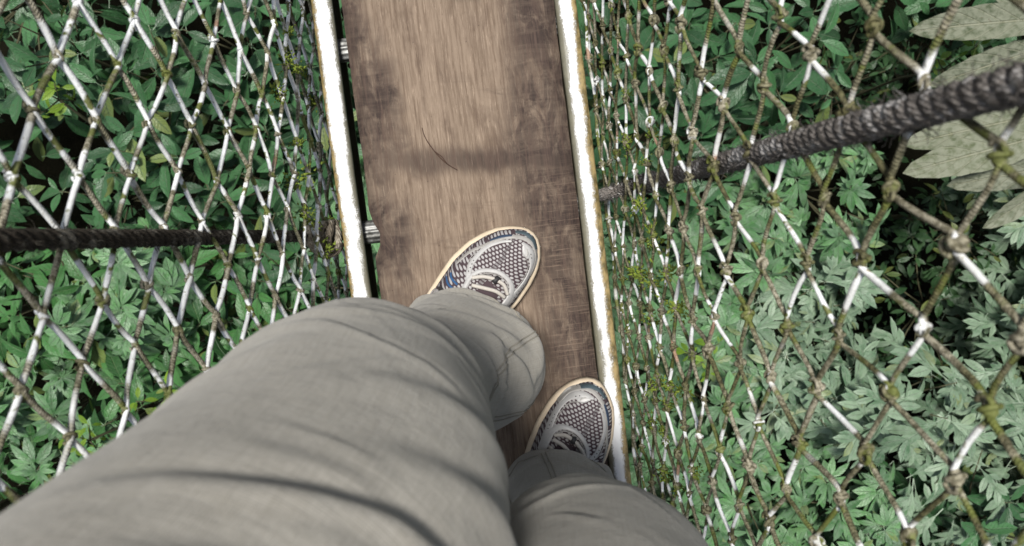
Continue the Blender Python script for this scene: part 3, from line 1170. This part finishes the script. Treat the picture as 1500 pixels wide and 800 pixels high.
def up_pt(y, t, grow=0.0):
    """t from 0 (inner edge) to pi (outer edge) round the top of the upper"""
    xl, xr = lerp_keys(SOLE, y)
    cx, hw = (xl + xr) / 2, (xr - xl) / 2 * 0.93 + grow
    h = lerp_keys(HTOP, y)[0] + grow
    ct, st = math.cos(t), math.sin(t)
    return Vector((cx + hw * math.copysign(abs(ct) ** 0.75, ct), y, zsole(y) - 0.003 + h * st ** 0.75))


def z_up(x, y, grow=0.0):
    xl, xr = lerp_keys(SOLE, y)
    cx, hw = (xl + xr) / 2, (xr - xl) / 2 * 0.93 + grow
    q = min(0.999, abs((x - cx) / hw))
    h = lerp_keys(HTOP, y)[0] + grow
    p = 2 / 0.75
    return zsole(y) - 0.003 + h * (1 - q ** p) ** (1 / p)


def spline2(P, n):
    out = []
    m = len(P)
    for k in range(n + 1):
        f = k / n * (m - 1)
        i = min(int(f), m - 2)
        t = f - i
        p0, p1, p2, p3 = P[max(i - 1, 0)], P[i], P[i + 1], P[min(i + 2, m - 1)]
        out.append(tuple(0.5 * (2 * p1[j] + (p2[j] - p0[j]) * t + (2 * p0[j] - 5 * p1[j] + 4 * p2[j] - p3[j]) * t * t + (3 * p1[j] - p0[j] - 3 * p2[j] + p3[j]) * t ** 3) for j in range(len(p1))))
    return out


def band(P, lift=0.0016, n=40, m=6):
    """a raised strip lying on the upper: P = (x, y, half width) seen from above"""
    C = spline2(P, n)
    vs, fs = [], []
    for k, (x, y, w) in enumerate(C):
        x1, y1, _ = C[min(k + 1, n)]
        x0, y0, _ = C[max(k - 1, 0)]
        d = Vector((x1 - x0, y1 - y0)).normalized()
        nn = Vector((-d.y, d.x))
        for q in range(m + 1):
            f = q / m * 2 - 1
            xx, yy = x + nn.x * w * f, y + nn.y * w * f
            yy = min(max(yy, 0.002), 0.2855)
            l = lift if abs(f) < 0.99 else -0.0012
            vs.append(Vector((xx, yy, z_up(xx, yy) + l + 0.0004 * (1 - f * f))))
    for k in range(n):
        for q in range(m):
            a = k * (m + 1) + q
            fs.append((a, a + 1, a + m + 2, a + m + 1))
    return vs, fs


def build_shoe(toe, heel, mirror, label):
    root = link_empty = empty('shoe', (0, 0, 0))
    root.parent = person
    d = Vector((toe.x - heel.x, toe.y - heel.y, 0))
    yaw = math.atan2(d.y, d.x) - math.pi / 2
    root.location = Vector((heel.x, heel.y, 0.0012)) + PI_
    root.rotation_euler = (0, 0, yaw)
    root.scale = (1.06, 1.05, 1.05)
    root['label'] = label
    sx = -1 if mirror else 1

    def put(name, vs, fs, mat, uv=None):
        vs = [(v[0] * sx, v[1], v[2]) for v in vs]
        if sx < 0:
            fs = [tuple(reversed(f)) for f in fs]
        return link(name, mesh(name, vs, fs, uv), mat, root)
    # midsole: bulging foam with a groove
    ys = [0.2870 * (0.5 - 0.5 * math.cos(math.pi * k / 46)) for k in range(47)]
    loop = [(lerp_keys(SOLE, y)[1], y) for y in ys] + [(lerp_keys(SOLE, y)[0], y) for y in reversed(ys)]
    cx, cy = 0.0, 0.15
    lev = [(0.0, 0.985, 0), (0.004, 1.0, 0), (0.010, 1.015, 0), (0.0125, 0.992, 1), (0.015, 1.035, 1), (0.70, 1.050, 2), (0.92, 1.03, 2), (1.0, 0.985, 2)]
    vs, fs = [], []
    n = len(loop)
    for (z, g, kd) in lev:
        for (x, y) in loop:
            zz = z * zsole(y) if kd == 2 else z + 0.010 * max(0, (y - 0.22) / 0.067) ** 2 * 0.8
            tread = 0.0007 * math.sin(y * 420) if kd < 2 else 0
            vs.append((cx + (x - cx) * g + tread * (1 if x > 0 else -1), cy + (y - cy) * (1 + (g - 1) * 0.5), zz))
    for j in range(len(lev) - 1):
        for k in range(n):
            k2 = (k + 1) % n
            fs.append((j * n + k, j * n + k2, (j + 1) * n + k2, (j + 1) * n + k))
    fs.append(tuple(range(n - 1, -1, -1)))
    fs.append(tuple((len(lev) - 1) * n + k for k in range(n)))
    put('sole', vs, fs, M_FOAM)
    # upper
    nt = 48
    vs, fs, uv = [], [], []
    ys = [0.0015 + 0.2845 * (0.5 - 0.5 * math.cos(math.pi * k / 60)) for k in range(61)]
    for y in ys:
        for k in range(nt + 1):
            p = up_pt(y, math.pi * k / nt)
            vs.append(p)
            # around-the-foot distance keeps the weave from stretching down the sides
            uv.append((p.x + (0.45 * p.z if p.x > 0 else -0.45 * p.z), p.y + 0.35 * p.z))
    for j in range(len(ys) - 1):
        for k in range(nt):
            a = j * (nt + 1) + k
            fs.append((a, a + nt + 1, a + nt + 2, a + 1))
    put('upper', vs, fs, M_MESH, uv)

    def bandpart(name, P, mat, lift=0.0016, n=40):
        v, f = band(P, lift, n)
        f = [tuple(reversed(q)) for q in f]
        return put(name, v, f, mat)
    # grey rim, dark toe edging and the pale overlays round the toe box
    bandpart('toe_guard', [(-0.0400, 0.205, .0016), (-0.0345, 0.226, .0020), (-0.0235, 0.2444, .0022), (-0.0146, 0.2590, .0024), (-0.0027, 0.2710, .0028), (0.0121, 0.2775, .0030), (0.0255, 0.2755, .0028), (0.0345, 0.2680, .0024), (0.0395, 0.2580, .0022), (0.0425, 0.2439, .0018)], M_TRIM, 0.0014, 60)
    bandpart('toe_bumper', [(-0.0040, 0.2775, .0018), (0.0070, 0.2825, .0026), (0.0190, 0.2815, .0028), (0.0290, 0.2750, .0022)], M_TEAL, 0.0024)
    bandpart('stripe', [(-0.0230, 0.2510, .0012), (-0.0150, 0.2620, .0022), (-0.0050, 0.2715, .0014)], M_NAVY, 0.0020)
    bandpart('overlay', [(-0.0150, 0.180, .0034), (-0.0160, 0.196, .0036), (-0.0215, 0.2060, .0038), (-0.0250, 0.2180, .0036), (-0.0222, 0.2405, .0030), (-0.0125, 0.2560, .0022), (-0.0015, 0.2655, .0016)], M_OVER, 0.0020, 60)
    bandpart('overlay', [(0.0100, 0.2715, .0018), (0.0210, 0.2690, .0050), (0.0305, 0.2635, .0052), (0.0365, 0.2540, .0030), (0.0400, 0.2387, .0028), (0.0400, 0.222, .0036), (0.0375, 0.205, .0048), (0.0345, 0.185, .0055)], M_OVER, 0.0020, 60)
    bandpart('toe_patch', [(0.0135, 0.2690, .0022), (0.0205, 0.2640, .0046), (0.0270, 0.2610, .0030)], M_OVER, 0.0024, 16)
    bandpart('toe_mark', [(0.0190, 0.2685, .0008), (0.0225, 0.2650, .0010), (0.0240, 0.2615, .0006)], M_TRIM, 0.0034, 8)
    bandpart('eyestay', [(-0.0145, 0.186, .0028), (-0.0165, 0.2020, .0030), (-0.0112, 0.2150, .0029), (0.0014, 0.2240, .0029), (0.0141, 0.2268, .0030), (0.0270, 0.2235, .0033), (0.0345, 0.2140, .0042), (0.0360, 0.198, .0050)], M_OVER, 0.0028, 60)
    bandpart('eyestay_edge', [(-0.0130, 0.2005, .0005), (-0.0085, 0.2120, .0005), (0.0024, 0.2205, .0005), (0.0141, 0.2230, .0005), (0.0250, 0.2200, .0005), (0.0305, 0.2110, .0005)], M_TRIM, 0.0040, 30)
    bandpart('overlay_edge', [(-0.0215, 0.2050, .0005), (-0.0294, 0.2180, .0005), (-0.0262, 0.2405, .0005), (-0.0150, 0.2580, .0005), (-0.0030, 0.2680, .0005)], M_TRIM, 0.0022, 40)
    bandpart('overlay_edge', [(0.0160, 0.2640, .0004), (0.0260, 0.2580, .0004), (0.0325, 0.2520, .0004), (0.0362, 0.2387, .0004), (0.0360, 0.222, .0004)], M_TRIM, 0.0022, 40)
    bandpart('tongue', [(0.003, 0.100, .019), (0.005, 0.15, .0190), (0.010, 0.180, .0175), (0.012, 0.210, .013)], M_MESH, 0.0008, 20)
    # small vent holes in short rows
    for (x0, y0, dx, dy, q) in ((-0.0225, 0.2070, -0.0008, 0.0045, 4), (0.0400, 0.212, 0.0002, 0.0046, 5), (0.0265, 0.2660, 0.0034, -0.0030, 2)):
        for k in range(q):
            x, y = x0 + dx * k, y0 + dy * k
            ring = [(x + 0.0008 * math.cos(a * 1.0472), y + 0.0008 * math.sin(a * 1.0472), z_up(x, y) + 0.0030) for a in range(6)]
            put('vent_hole', ring, [tuple(range(6))], M_DARK)
    # side stripes and straps
    bandpart('stripe', [(-0.0390, 0.1925, .0013), (-0.0340, 0.1880, .0017), (-0.0240, 0.1865, .0015)], M_BLUE, 0.0022, 20)
    bandpart('stripe', [(-0.0410, 0.1855, .0012), (-0.0340, 0.1805, .0016), (-0.0265, 0.1800, .0014)], M_BLUE, 0.0022, 20)
    bandpart('side_strap', [(-0.0405, 0.1710, .003), (-0.0330, 0.1690, .004), (-0.0260, 0.1700, .003)], M_DARK, 0.0020, 20)
    bandpart('heel_strap', [(-0.0405, 0.1480, .004), (-0.0400, 0.1600, .005), (-0.0370, 0.1660, .003)], M_OVER, 0.0022, 20)

    # laces: rounded cords crossing between eyelets
    def lace(P, w=0.0024):
        C = spline2(P, 18)
        pts = [Vector((x, y, z_up(x, y) + 0.0035 + dz)) for (x, y, dz) in C]
        v, f, u = tube_data(pts, w, 8)
        put('lace', v, f, M_LACE)
    lace([(-0.0146, 0.2032, 0.0), (-0.0045, 0.2120, .0015), (0.0075, 0.2172, .0020)])
    lace([(0.0125, 0.2180, .0020), (0.0215, 0.2175, .0016), (0.0310, 0.2110, 0.0)])
    lace([(-0.0100, 0.1960, 0.0), (0.0060, 0.2025, .0020), (0.0180, 0.2065, .0020), (0.0300, 0.2060, 0.0)])
    lace([(0.0300, 0.1960, 0.0), (0.012, 0.194, .003), (-0.004, 0.188, .003), (-0.0140, 0.180, 0.0)])
    v, f, u = tube_data([(0.0085, 0.2135, z_up(0.0085, 0.2135) + 0.0050), (0.0110, 0.2215, z_up(0.011, 0.2215) + 0.0050)], 0.0034, 8)
    put('lace_loop', v, f, M_DARK)
    # ankle collar and sock
    ring = []
    for k in range(25):
        a = 2 * math.pi * k / 24
        ring.append((-0.002 + 0.030 * math.cos(a), 0.062 + 0.046 * math.sin(a), 0.104 - 0.10 * max(0, 0.02 * math.sin(a))))
    v, f, u = tube_data(ring, 0.007, 8, False)
    put('collar', v, f, M_DARK)
    v, f, u = tube_data([(-0.002, 0.066, 0.085), (-0.002, 0.064, 0.13), (-0.002, 0.060, 0.20)], [0.034, 0.032, 0.036], 20)
    put('sock', v, f, M_SOCK)


def shoe_at(toe, axis, *a):
    T = at(*toe, 0.03)
    B = at(toe[0] - axis[0] * 120, toe[1] - axis[1] * 120, 0.03)
    d = (T - B).normalized()
    build_shoe(T, T - d * 0.287 * 1.05, *a)


shoe_at((765, 333), (0.58, -0.815), False, 'shoe set forward, toe in the middle of the plank')
shoe_at((885, 567), (0.50, -0.877), True, 'shoe set back, toe over the lichen-stained rail')

# ------------------------------------------------------------------ litter on the walkway
def build_litter():
    t = empty('twig', at(642, 217, 0.0015))
    tag(t, 'thin dark curved dry twig lying on the bare plank', 'twig')
    P = [at(*q, 0.0022) - t.location for q in ((618, 187), (622, 200), (630, 213), (641, 227), (655, 240), (670, 249))]
    v, f, u = tube_data([Vector(p) for p in spline2([tuple(p) for p in P], 24)], [0.0004 + 0.0003 * math.sin(k / 24 * 3) for k in range(25)], 6)
    m = mat_plain('dry_twig', (0.035, 0.018, 0.012), (0.08, 0.045, 0.03), 300, 0.9)
    st = link('stalk', mesh('stalk', v, f, u), m, t)
    P = [at(*q, 0.003) - t.location for q in ((636, 221), (647, 229), (655, 240))]
    v, f, u = tube_data(P, 0.0005, 5)
    link('side_shoot', mesh('side_shoot', v, f, u), m, t)


build_litter()


# ------------------------------------------------------------------ leaves
def blade(L, W, ns=6, nx=1, fold=0.18, droop=0.25, wave=0.0, peak=0.45, x0=0.0, y0=0.0, ang=0.0, z0=0.0, seed=0, tip=1.0):
    """one leaf blade, base at the origin, growing along +y, with a folded midrib and a drooping tip"""
    vs, fs, uv = [], [], []
    ca, sa = math.cos(ang), math.sin(ang)
    cols = 2 * nx + 1
    for i in range(ns + 1):
        t = i / ns
        e = math.log(0.5) / math.log(peak)
        w = math.sin(math.pi * min(1, max(0, t)) ** e) ** (0.85 * tip) * W * 0.5 if 0 < t < 1 else 0.0006
        for k in range(-nx, nx + 1):
            f = k / nx
            ww = w * (1 + wave * math.sin(i * 2.7 + seed + (1.3 if k > 0 else 0)))
            x = ww * f
            y = L * t
            z = fold * abs(x) - droop * L * t * t + wave * 0.06 * L * math.sin(i * 2.1 + seed * 2 + k)
            vs.append((x0 + x * ca - y * sa, y0 + x * sa + y * ca, z0 + z))
            uv.append((f, t))
    for i in range(ns):
        for k in range(cols - 1):
            a = i * cols + k
            fs.append((a, a + 1, a + cols + 1, a + cols))
    return vs, fs, uv


def petiole(mb, L, w=0.0035):
    mb.add([(-w / 2, -L, 0.0), (w / 2, -L, 0.0), (w / 2, 0.004, 0.001), (-w / 2, 0.004, 0.001)], [(0, 1, 2, 3)], [(0, 0)] * 4)


def leaf_broad(seed):
    r = random.Random(seed)
    mb = MB()
    mb.add(*blade(0.16, r.uniform(0.060, 0.078), 7, 2, r.uniform(0.12, 0.3), r.uniform(0.08, 0.4), r.uniform(0.02, 0.07), 0.5, seed=seed, tip=0.95))
    petiole(mb, 0.03)
    return mb.build('leaf')


def leaf_pointed(seed):
    r = random.Random(seed)
    mb = MB()
    mb.add(*blade(0.15, r.uniform(0.050, 0.066), 7, 1, r.uniform(0.15, 0.35), r.uniform(0.15, 0.5), r.uniform(0.04, 0.1), 0.4, seed=seed, tip=1.25))
    petiole(mb, 0.02)
    return mb.build('leaf')


def leaf_lobed(seed):
    """a deeply cut leaf: finger lobes along a midrib"""
    r = random.Random(seed)
    mb = MB()
    L = 0.15
    mb.add(*blade(L, 0.034, 5, 1, 0.2, 0.25, 0.05, 0.55, seed=seed))
    for k, (y, a, l) in enumerate(((0.030, 0.95, 0.075), (0.060, 0.75, 0.085), (0.092, 0.55, 0.065))):
        for s in (-1, 1):
            if r.random() < 0.12:
                continue
            yy = y + r.uniform(-0.006, 0.006)
            mb.add(*blade(l * r.uniform(0.8, 1.15), r.uniform(0.026, 0.035), 4, 1, 0.2, 0.35, 0.06, 0.55, 0, yy, -s * a * r.uniform(0.85, 1.15), -0.25 * yy * yy / L + 0.0008 * k + 0.0004 * s, seed + k))
    petiole(mb, 0.035)
    return mb.build('leaf')


def leaf_palmate(seed):
    r = random.Random(seed)
    mb = MB()
    for k, a in enumerate((-1.9, -1.25, -0.62, 0, 0.62, 1.25, 1.9)):
        if r.random() < 0.1:
            continue
        l = 0.125 * (1 - 0.16 * abs(a)) * r.uniform(0.85, 1.1)
        mb.add(*blade(l, r.uniform(0.034, 0.044), 5, 1, 0.22, r.uniform(0.2, 0.45), 0.06, 0.55, 0, 0, a + r.gauss(0, 0.07), 0.0008 * k, seed + k, tip=1.1))
    petiole(mb, 0.06)
    return mb.build('leaf')


def leaf_big(seed):
    r = random.Random(seed)
    mb = MB()
    mb.add(*blade(0.56, r.uniform(0.140, 0.162), 16, 3, r.uniform(0.15, 0.4), r.uniform(0.10, 0.3), r.uniform(0.03, 0.06), 0.48, seed=seed, tip=0.62))
    petiole(mb, 0.05, 0.012)
    return mb.build('leaf')


def leaf_small(seed):
    r = random.Random(seed)
    mb = MB()
    mb.add(*blade(0.085, r.uniform(0.034, 0.042), 5, 1, 0.2, r.uniform(0.05, 0.35), 0.04, 0.48, seed=seed))
    petiole(mb, 0.012, 0.002)
    return mb.build('leaf')


ML = {
    'broad': mat_leaf('dark_broad_leaf', (0.007, 0.036, 0.013), (0.050, 0.150, 0.052), (0.10, 0.16, 0.09), 0.10, (0.12, 0.15, 0.12), 0.38, 0.36, 0.12),
    'pointed': mat_leaf('green_pointed_leaf', (0.008, 0.046, 0.011), (0.054, 0.175, 0.045), (0.11, 0.19, 0.08), 0.10, (0.13, 0.17, 0.11), 0.38, 0.36, 0.14),
    'palmate': mat_leaf('fresh_palmate_leaf', (0.018, 0.085, 0.022), (0.120, 0.285, 0.098), (0.17, 0.25, 0.15), 0.4, (0.20, 0.26, 0.20), 0.38, 0.36, 0.14),
    'lobed': mat_leaf('pale_lobed_leaf', (0.036, 0.105, 0.045), (0.190, 0.280, 0.175), (0.27, 0.33, 0.25), 0.32, (0.29, 0.36, 0.28), 0.42, 0.4, 0.12),
    'big': mat_leaf('leathery_speckled_leaf', (0.028, 0.042, 0.018), (0.070, 0.088, 0.042), (0.20, 0.20, 0.13), 0.7, (0.20, 0.21, 0.155), 0.55, 0.4, 0.08),
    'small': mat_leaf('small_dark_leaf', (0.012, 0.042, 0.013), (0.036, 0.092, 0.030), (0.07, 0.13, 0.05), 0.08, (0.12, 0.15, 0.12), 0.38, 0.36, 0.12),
    'lime': mat_leaf('young_lime_leaf', (0.09, 0.19, 0.010), (0.20, 0.33, 0.025), (0.3, 0.42, 0.1), 0.0, rough=0.5, trans=0.3),
}
MAKERS = {'broad': leaf_broad, 'pointed': leaf_pointed, 'palmate': leaf_palmate, 'lobed': leaf_lobed, 'big': leaf_big, 'small': leaf_small, 'lime': leaf_small}
LEAVES = {}
for k, fn in MAKERS.items():
    LEAVES[k] = [fn(40 + 13 * i) for i in range(5)]
    for m in LEAVES[k]:
        m.materials.append(ML[k])
        m.polygons.foreach_set('use_smooth', [True] * len(m.polygons))
        m['_sm'] = 1
M_STEM = mat_plain('green_brown_stem', (0.035, 0.035, 0.015), (0.09, 0.085, 0.045), 40, 0.85)

# per species: twigs, leaves per twig, leaf scale, droop
SPEC = {'broad': (16, 6, 1.06, 0.25), 'pointed': (16, 7, 1.10, 0.35), 'palmate': (11, 5, 1.25, 0.3), 'lobed': (9, 6, 1.42, 0.3),
        'big': (3, 4, 1.0, 0.1), 'small': (26, 8, 1.0, 0.2), 'lime': (4, 5, 1.0, 0.2)}
LABEL = {
    'broad': 'dark green shrub with broad oval leaves below the walkway',
    'pointed': 'bright green shrub with narrow pointed leaves below the walkway',
    'palmate': 'fresh green shrub with finger-lobed leaves below the walkway',
    'lobed': 'pale grey-green shrub with deeply lobed dusty leaves below the walkway',
    'big': 'plant with very large leathery speckled strap leaves below the mossy net',
    'small': 'dark shrub with many small oval leaves deep in the shade',
    'lime': 'small sapling with bright yellow-green young leaves',
}
CAT = {'lime': 'sapling', 'big': 'plant'}


def twig_dirs(n, r):
    """directions over a dome, evenly spread"""
    out = []
    g = math.pi * (3 - 5 ** 0.5)
    for k in range(n):
        f = (k + 0.5) / n
        el = math.pi / 2 - math.acos(1 - f * 0.82)
        az = g * k + r.uniform(-0.3, 0.3)
        out.append((az, el))
    return out


def build_plant(px, py, z, rad, sp, seed, detail=True, label=None, fill=220, dens=1.0, ls=1.0, world=None):
    r = random.Random(seed)
    top = world if world is not None else at(px, py, z)
    gz = -6.0
    base = Vector((top.x + r.gauss(0, 0.12), top.y + r.gauss(0, 0.12), gz))
    name = {'lime': 'young_sapling', 'big': 'large_leaved_plant'}.get(sp, 'leafy_shrub')
    root = empty(name, base)
    tag(root, label or LABEL[sp], CAT.get(sp, 'shrub'), 'undergrowth below the walkway')
    fork = Vector((top.x, top.y, top.z - rad * 1.1)) - base
    st = MB()
    path = []
    for k in range(9):
        f = k / 8
        path.append(Vector((fork.x * f + 0.10 * math.sin(f * 4 + seed), fork.y * f + 0.08 * math.cos(f * 3 + seed) * f, fork.z * f)))
    path[-1] = fork
    st.tube(path, [0.035 * (1 - 0.6 * k / 8) * (0.35 + rad) for k in range(9)], 8)
    nt_, nl, sc, dr = SPEC[sp]
    sc *= ls
    nt_ = max(3, int(nt_ * dens))
    tips = []
    for (az, el) in twig_dirs(nt_, r):
        R = rad * r.uniform(0.72, 1.12)
        d = Vector((math.cos(az) * math.cos(el), math.sin(az) * math.cos(el), math.sin(el) * 0.75))
        tip = fork + Vector((d.x * R, d.y * R, 0.15 * rad + d.z * R * 1.25 + r.gauss(0, 0.09)))
        m = fork.lerp(tip, 0.5) + Vector((0, 0, -0.06 * rad))
        st.tube([fork, m, tip], [0.009 * (0.4 + rad), 0.006 * (0.4 + rad), 0.0025], 5)
        tips.append((tip, (tip - m).normalized()))
    link('stem', st.build('stem'), M_STEM, root)
    # the leaves one can tell apart
    if detail:
        for (tip, ax) in tips:
            a = (ax + Vector((0, 0, 1.1))).normalized()
            Q = Vector((0, 0, 1)).rotation_difference(a).to_matrix().to_4x4()
            ph = r.uniform(0, 6.28)
            n = max(3, nl + r.randint(-2, 1))
            for k in range(n):
                az = ph + k * 2.399 + r.gauss(0, 0.15)
                up = 0.45 - 0.85 * k / n + r.gauss(0, 0.32) - dr * 0.5
                s = sc * r.uniform(0.55, 1.35) * (0.75 if k < 2 else 1.0)
                off = tip - a * 0.012 * k
                mt = Matrix.Translation(off) @ Q @ Matrix.Rotation(az, 4, 'Z') @ Matrix.Rotation(up, 4, 'X') @ Matrix.Rotation(r.gauss(0, 0.5), 4, 'Y') @ Matrix.Translation((0, 0.02 * s, 0)) @ Matrix.Scale(s, 4)
                o = bpy.data.objects.new('leaf', LEAVES[sp][r.randrange(5)])
                col.objects.link(o)
                o.parent = root
                o.matrix_local = mt
    # the inner and lower leaves, too many and too deep to tell apart
    if fill:
        me = LEAVES[sp if sp not in ('big', 'lime') else 'small']
        arr = []
        for m in me:
            c = np.array([v.co[:] + (1,) for v in m.vertices])
            uvv = [(0, 0)] * len(m.vertices)
            for lp, q in zip(m.loops, m.uv_layers[0].data):
                uvv[lp.vertex_index] = tuple(q.uv)
            arr.append((c, [tuple(p.vertices) for p in m.polygons], uvv))
        fo = MB()
        for k in range(fill):
            c, fcs, uvv = arr[r.randrange(5)]
            az, rr2 = r.uniform(0, 6.283), rad * 1.2 * math.sqrt(r.random())
            zz = r.uniform(-0.5, 0.25 if not detail else 0.0) * (0.6 + rad) if (not detail or r.random() < 0.3) else r.uniform(-2.1, -0.7)
            p = fork + Vector((math.cos(az) * rr2, math.sin(az) * rr2, zz + 0.12))
            s = sc * r.uniform(0.75, 1.25)
            mt = Matrix.Translation(p) @ Matrix.Rotation(r.uniform(0, 6.283), 4, 'Z') @ Matrix.Rotation(r.gauss(-0.25, 0.35), 4, 'X') @ Matrix.Rotation(r.gauss(0, 0.35), 4, 'Y') @ Matrix.Scale(s, 4)
            A = np.array(mt)
            fo.add([tuple(q) for q in (c @ A.T)[:, :3]], fcs, uvv)
        # uv of the source leaves
        uvs = []
        rr3 = random.Random(seed)
        me2 = fo.build('foliage')
        link('foliage', me2, ML[sp if sp not in ('big', 'lime') else 'small'], root, kind='stuff')
    return root


PLANTS = [
    # beyond the painted net
    (50, 50, -2.7, 0.37, 'broad'), (190, 105, -2.6, 0.37, 'broad'), (330, 55, -2.7, 0.37, 'broad'), (440, 130, -2.8, 0.37, 'broad'),
    (140, 290, -3.0, 0.34, 'broad'), (240, 240, -2.8, 0.37, 'broad'), (380, 265, -2.8, 0.37, 'broad'), (480, 330, -2.9, 0.36, 'palmate'),
    (40, 440, -2.8, 0.37, 'pointed'), (160, 455, -2.7, 0.37, 'palmate'), (290, 420, -2.8, 0.37, 'pointed'), (410, 430, -2.8, 0.38, 'broad'),
    (50, 620, -2.8, 0.37, 'palmate'), (190, 600, -2.8, 0.40, 'pointed'), (320, 540, -2.8, 0.40, 'pointed'), (460, 520, -2.9, 0.40, 'pointed'),
    # beyond the mossy net
    (920, 60, -2.8, 0.37, 'broad'), (1040, 75, -2.7, 0.37, 'broad'), (1165, 60, -2.8, 0.37, 'broad'), (930, 230, -2.8, 0.37, 'broad'),
    (1045, 215, -2.8, 0.37, 'broad'), (1220, 275, -2.7, 0.40, 'palmate'), (1120, 350, -2.7, 0.37, 'palmate'),
    (950, 400, -2.8, 0.37, 'palmate'), (1040, 480, -2.8, 0.37, 'palmate'), (1165, 480, -2.7, 0.35, 'lobed'), (1235, 430, -2.8, 0.30, 'lobed'),
    (950, 560, -2.8, 0.37, 'palmate'), (1080, 620, -2.8, 0.37, 'palmate'), (1210, 590, -2.7, 0.37, 'lobed'), (1345, 615, -2.6, 0.33, 'lobed'),
    (990, 720, -2.8, 0.37, 'palmate'), (1120, 750, -2.9, 0.37, 'palmate'), (1270, 775, -3.2, 0.36, 'palmate'), (1440, 775, -3.3, 0.36, 'broad'),
    (1270, 110, -3.7, 0.45, 'small'), (1390, 110, -3.9, 0.48, 'small'), (1470, 330, -3.8, 0.45, 'small'), (1420, 460, -3.9, 0.48, 'small'),
    (1480, 600, -3.8, 0.45, 'small'), (1480, 60, -3.8, 0.42, 'small'),
]
ADJ = {'broad': 'dark shrub with broad oval leaves', 'pointed': 'bright green shrub with pointed leaves', 'palmate': 'fresh green shrub with finger-lobed leaves',
       'lobed': 'pale grey-green shrub with lobed dusty leaves', 'small': 'dark shaded shrub with many small leaves'}


def where(px, py):
    left = px < 700
    if left:
        if px > 370:
            return 'by the rail gap ' + ('ahead of' if py < 200 else 'near' if py < 380 else 'behind') + ' the thin rope'
        if 235 <= py <= 445:
            return 'under the thin dark rope'
        return 'past the painted net, ' + ('ahead of the rope' if py < 350 else 'behind the rope')
    line = 286 - 0.265 * (px - 880)
    if px < 980:
        return 'by the lichened rail, ' + ('ahead of the rope' if py < line - 60 else 'under the rope' if py < line + 60 else 'beside the rear shoe' if py > 500 else 'behind the rope')
    if abs(py - line) < 70:
        return 'under the thick hairy rope'
    return 'past the mossy net, ' + ('ahead of the rope' if py < line else 'behind the rope' if py < 540 else 'level with the rear shoe')


for i, (px, py, z, rad, sp) in enumerate(PLANTS):
    build_plant(px, py, z + rnd.uniform(-0.12, 0.12), rad, sp, 100 + i, label=ADJ[sp] + ' ' + where(px, py), fill=220 if sp == 'small' else 12)
# young saplings catching the light
for i, (px, py, z) in enumerate(((222, 598, -2.35), (112, 655, -2.45), (65, 140, -2.4), (1030, 525, -2.4), (1400, 95, -2.9))):
    build_plant(px, py, z, 0.10, 'lime', 300 + i, fill=0, ls=0.75)


def big_leaf_plant():
    c = at(1560, 130, -2.7)
    root = empty('large_leaved_plant', (c.x, c.y, -6.0))
    tag(root, LABEL['big'], 'plant')
    st = MB()
    st.tube([(0, 0, 0), (0.05, 0.03, 1.6), (0, 0, 3.2)], [0.04, 0.032, 0.02], 9)
    link('stem', st.build('stem'), M_STEM, root)
    spots = [((1560, 25), (1342, 40), -2.55), ((1560, 60), (1375, 118), -2.60), ((1540, 165), (1335, 205), -2.8), ((1560, 190), (1335, 250), -2.7),
             ((1590, 235), (1405, 270), -2.75), ((1555, 255), (1447, 337), -2.5), ((1640, 30), (1700, -120), -2.6), ((1600, 100), (1790, 130), -2.6), ((1600, 220), (1740, 340), -2.7), ((1540, 60), (1430, -90), -2.65)]
    r = random.Random(4)
    for i, (b, tip, z) in enumerate(spots):
        B = at(*b, z)
        T = at(*tip, z - 0.06)
        d = T - B
        s = d.length / 0.56
        y = d.normalized()
        x = y.cross(Vector((0, 0, 1))).normalized()
        zz = x.cross(y)
        M = Matrix((x, y, zz)).transposed().to_4x4()
        o = link('leaf', LEAVES['big'][i % 5], None, root)
        o.matrix_local = Matrix.Translation(B - root.location) @ M @ Matrix.Rotation(r.gauss(0, 0.2), 4, 'Y') @ Matrix.Diagonal((s * r.uniform(0.85, 1.05) if i != 5 else s * 1.0, s, s, 1))


big_leaf_plant()
# more of the same undergrowth: under the walkway and around the view
spots = [(-0.35, 0.9), (0.25, 0.7), (-0.4, -0.1), (0.2, -0.3), (-0.2, -1.2), (0.5, -1.5)]
for k in range(16):
    a = 2 * math.pi * k / 16
    spots.append((0.10 + 3.75 * math.cos(a), -0.25 + 2.75 * math.sin(a)))
for k in range(22):
    a = 2 * math.pi * (k + 0.5) / 22
    spots.append((0.10 + 4.9 * math.cos(a), -0.25 + 3.8 * math.sin(a)))
for i, (x, y) in enumerate(spots):
    sp = 'pointed' if x < -0.5 and y < 0 else ('broad' if y > 0 else 'lobed' if x > 2 else 'palmate')
    build_plant(0, 0, 0, 0.62, sp, 500 + i, detail=False, fill=330, label=ADJ[sp] + (' straight below the plank' if abs(x) < 0.6 and abs(y) < 1 else ' at the far fringe of the undergrowth'), world=Vector((x, y, -2.9)))
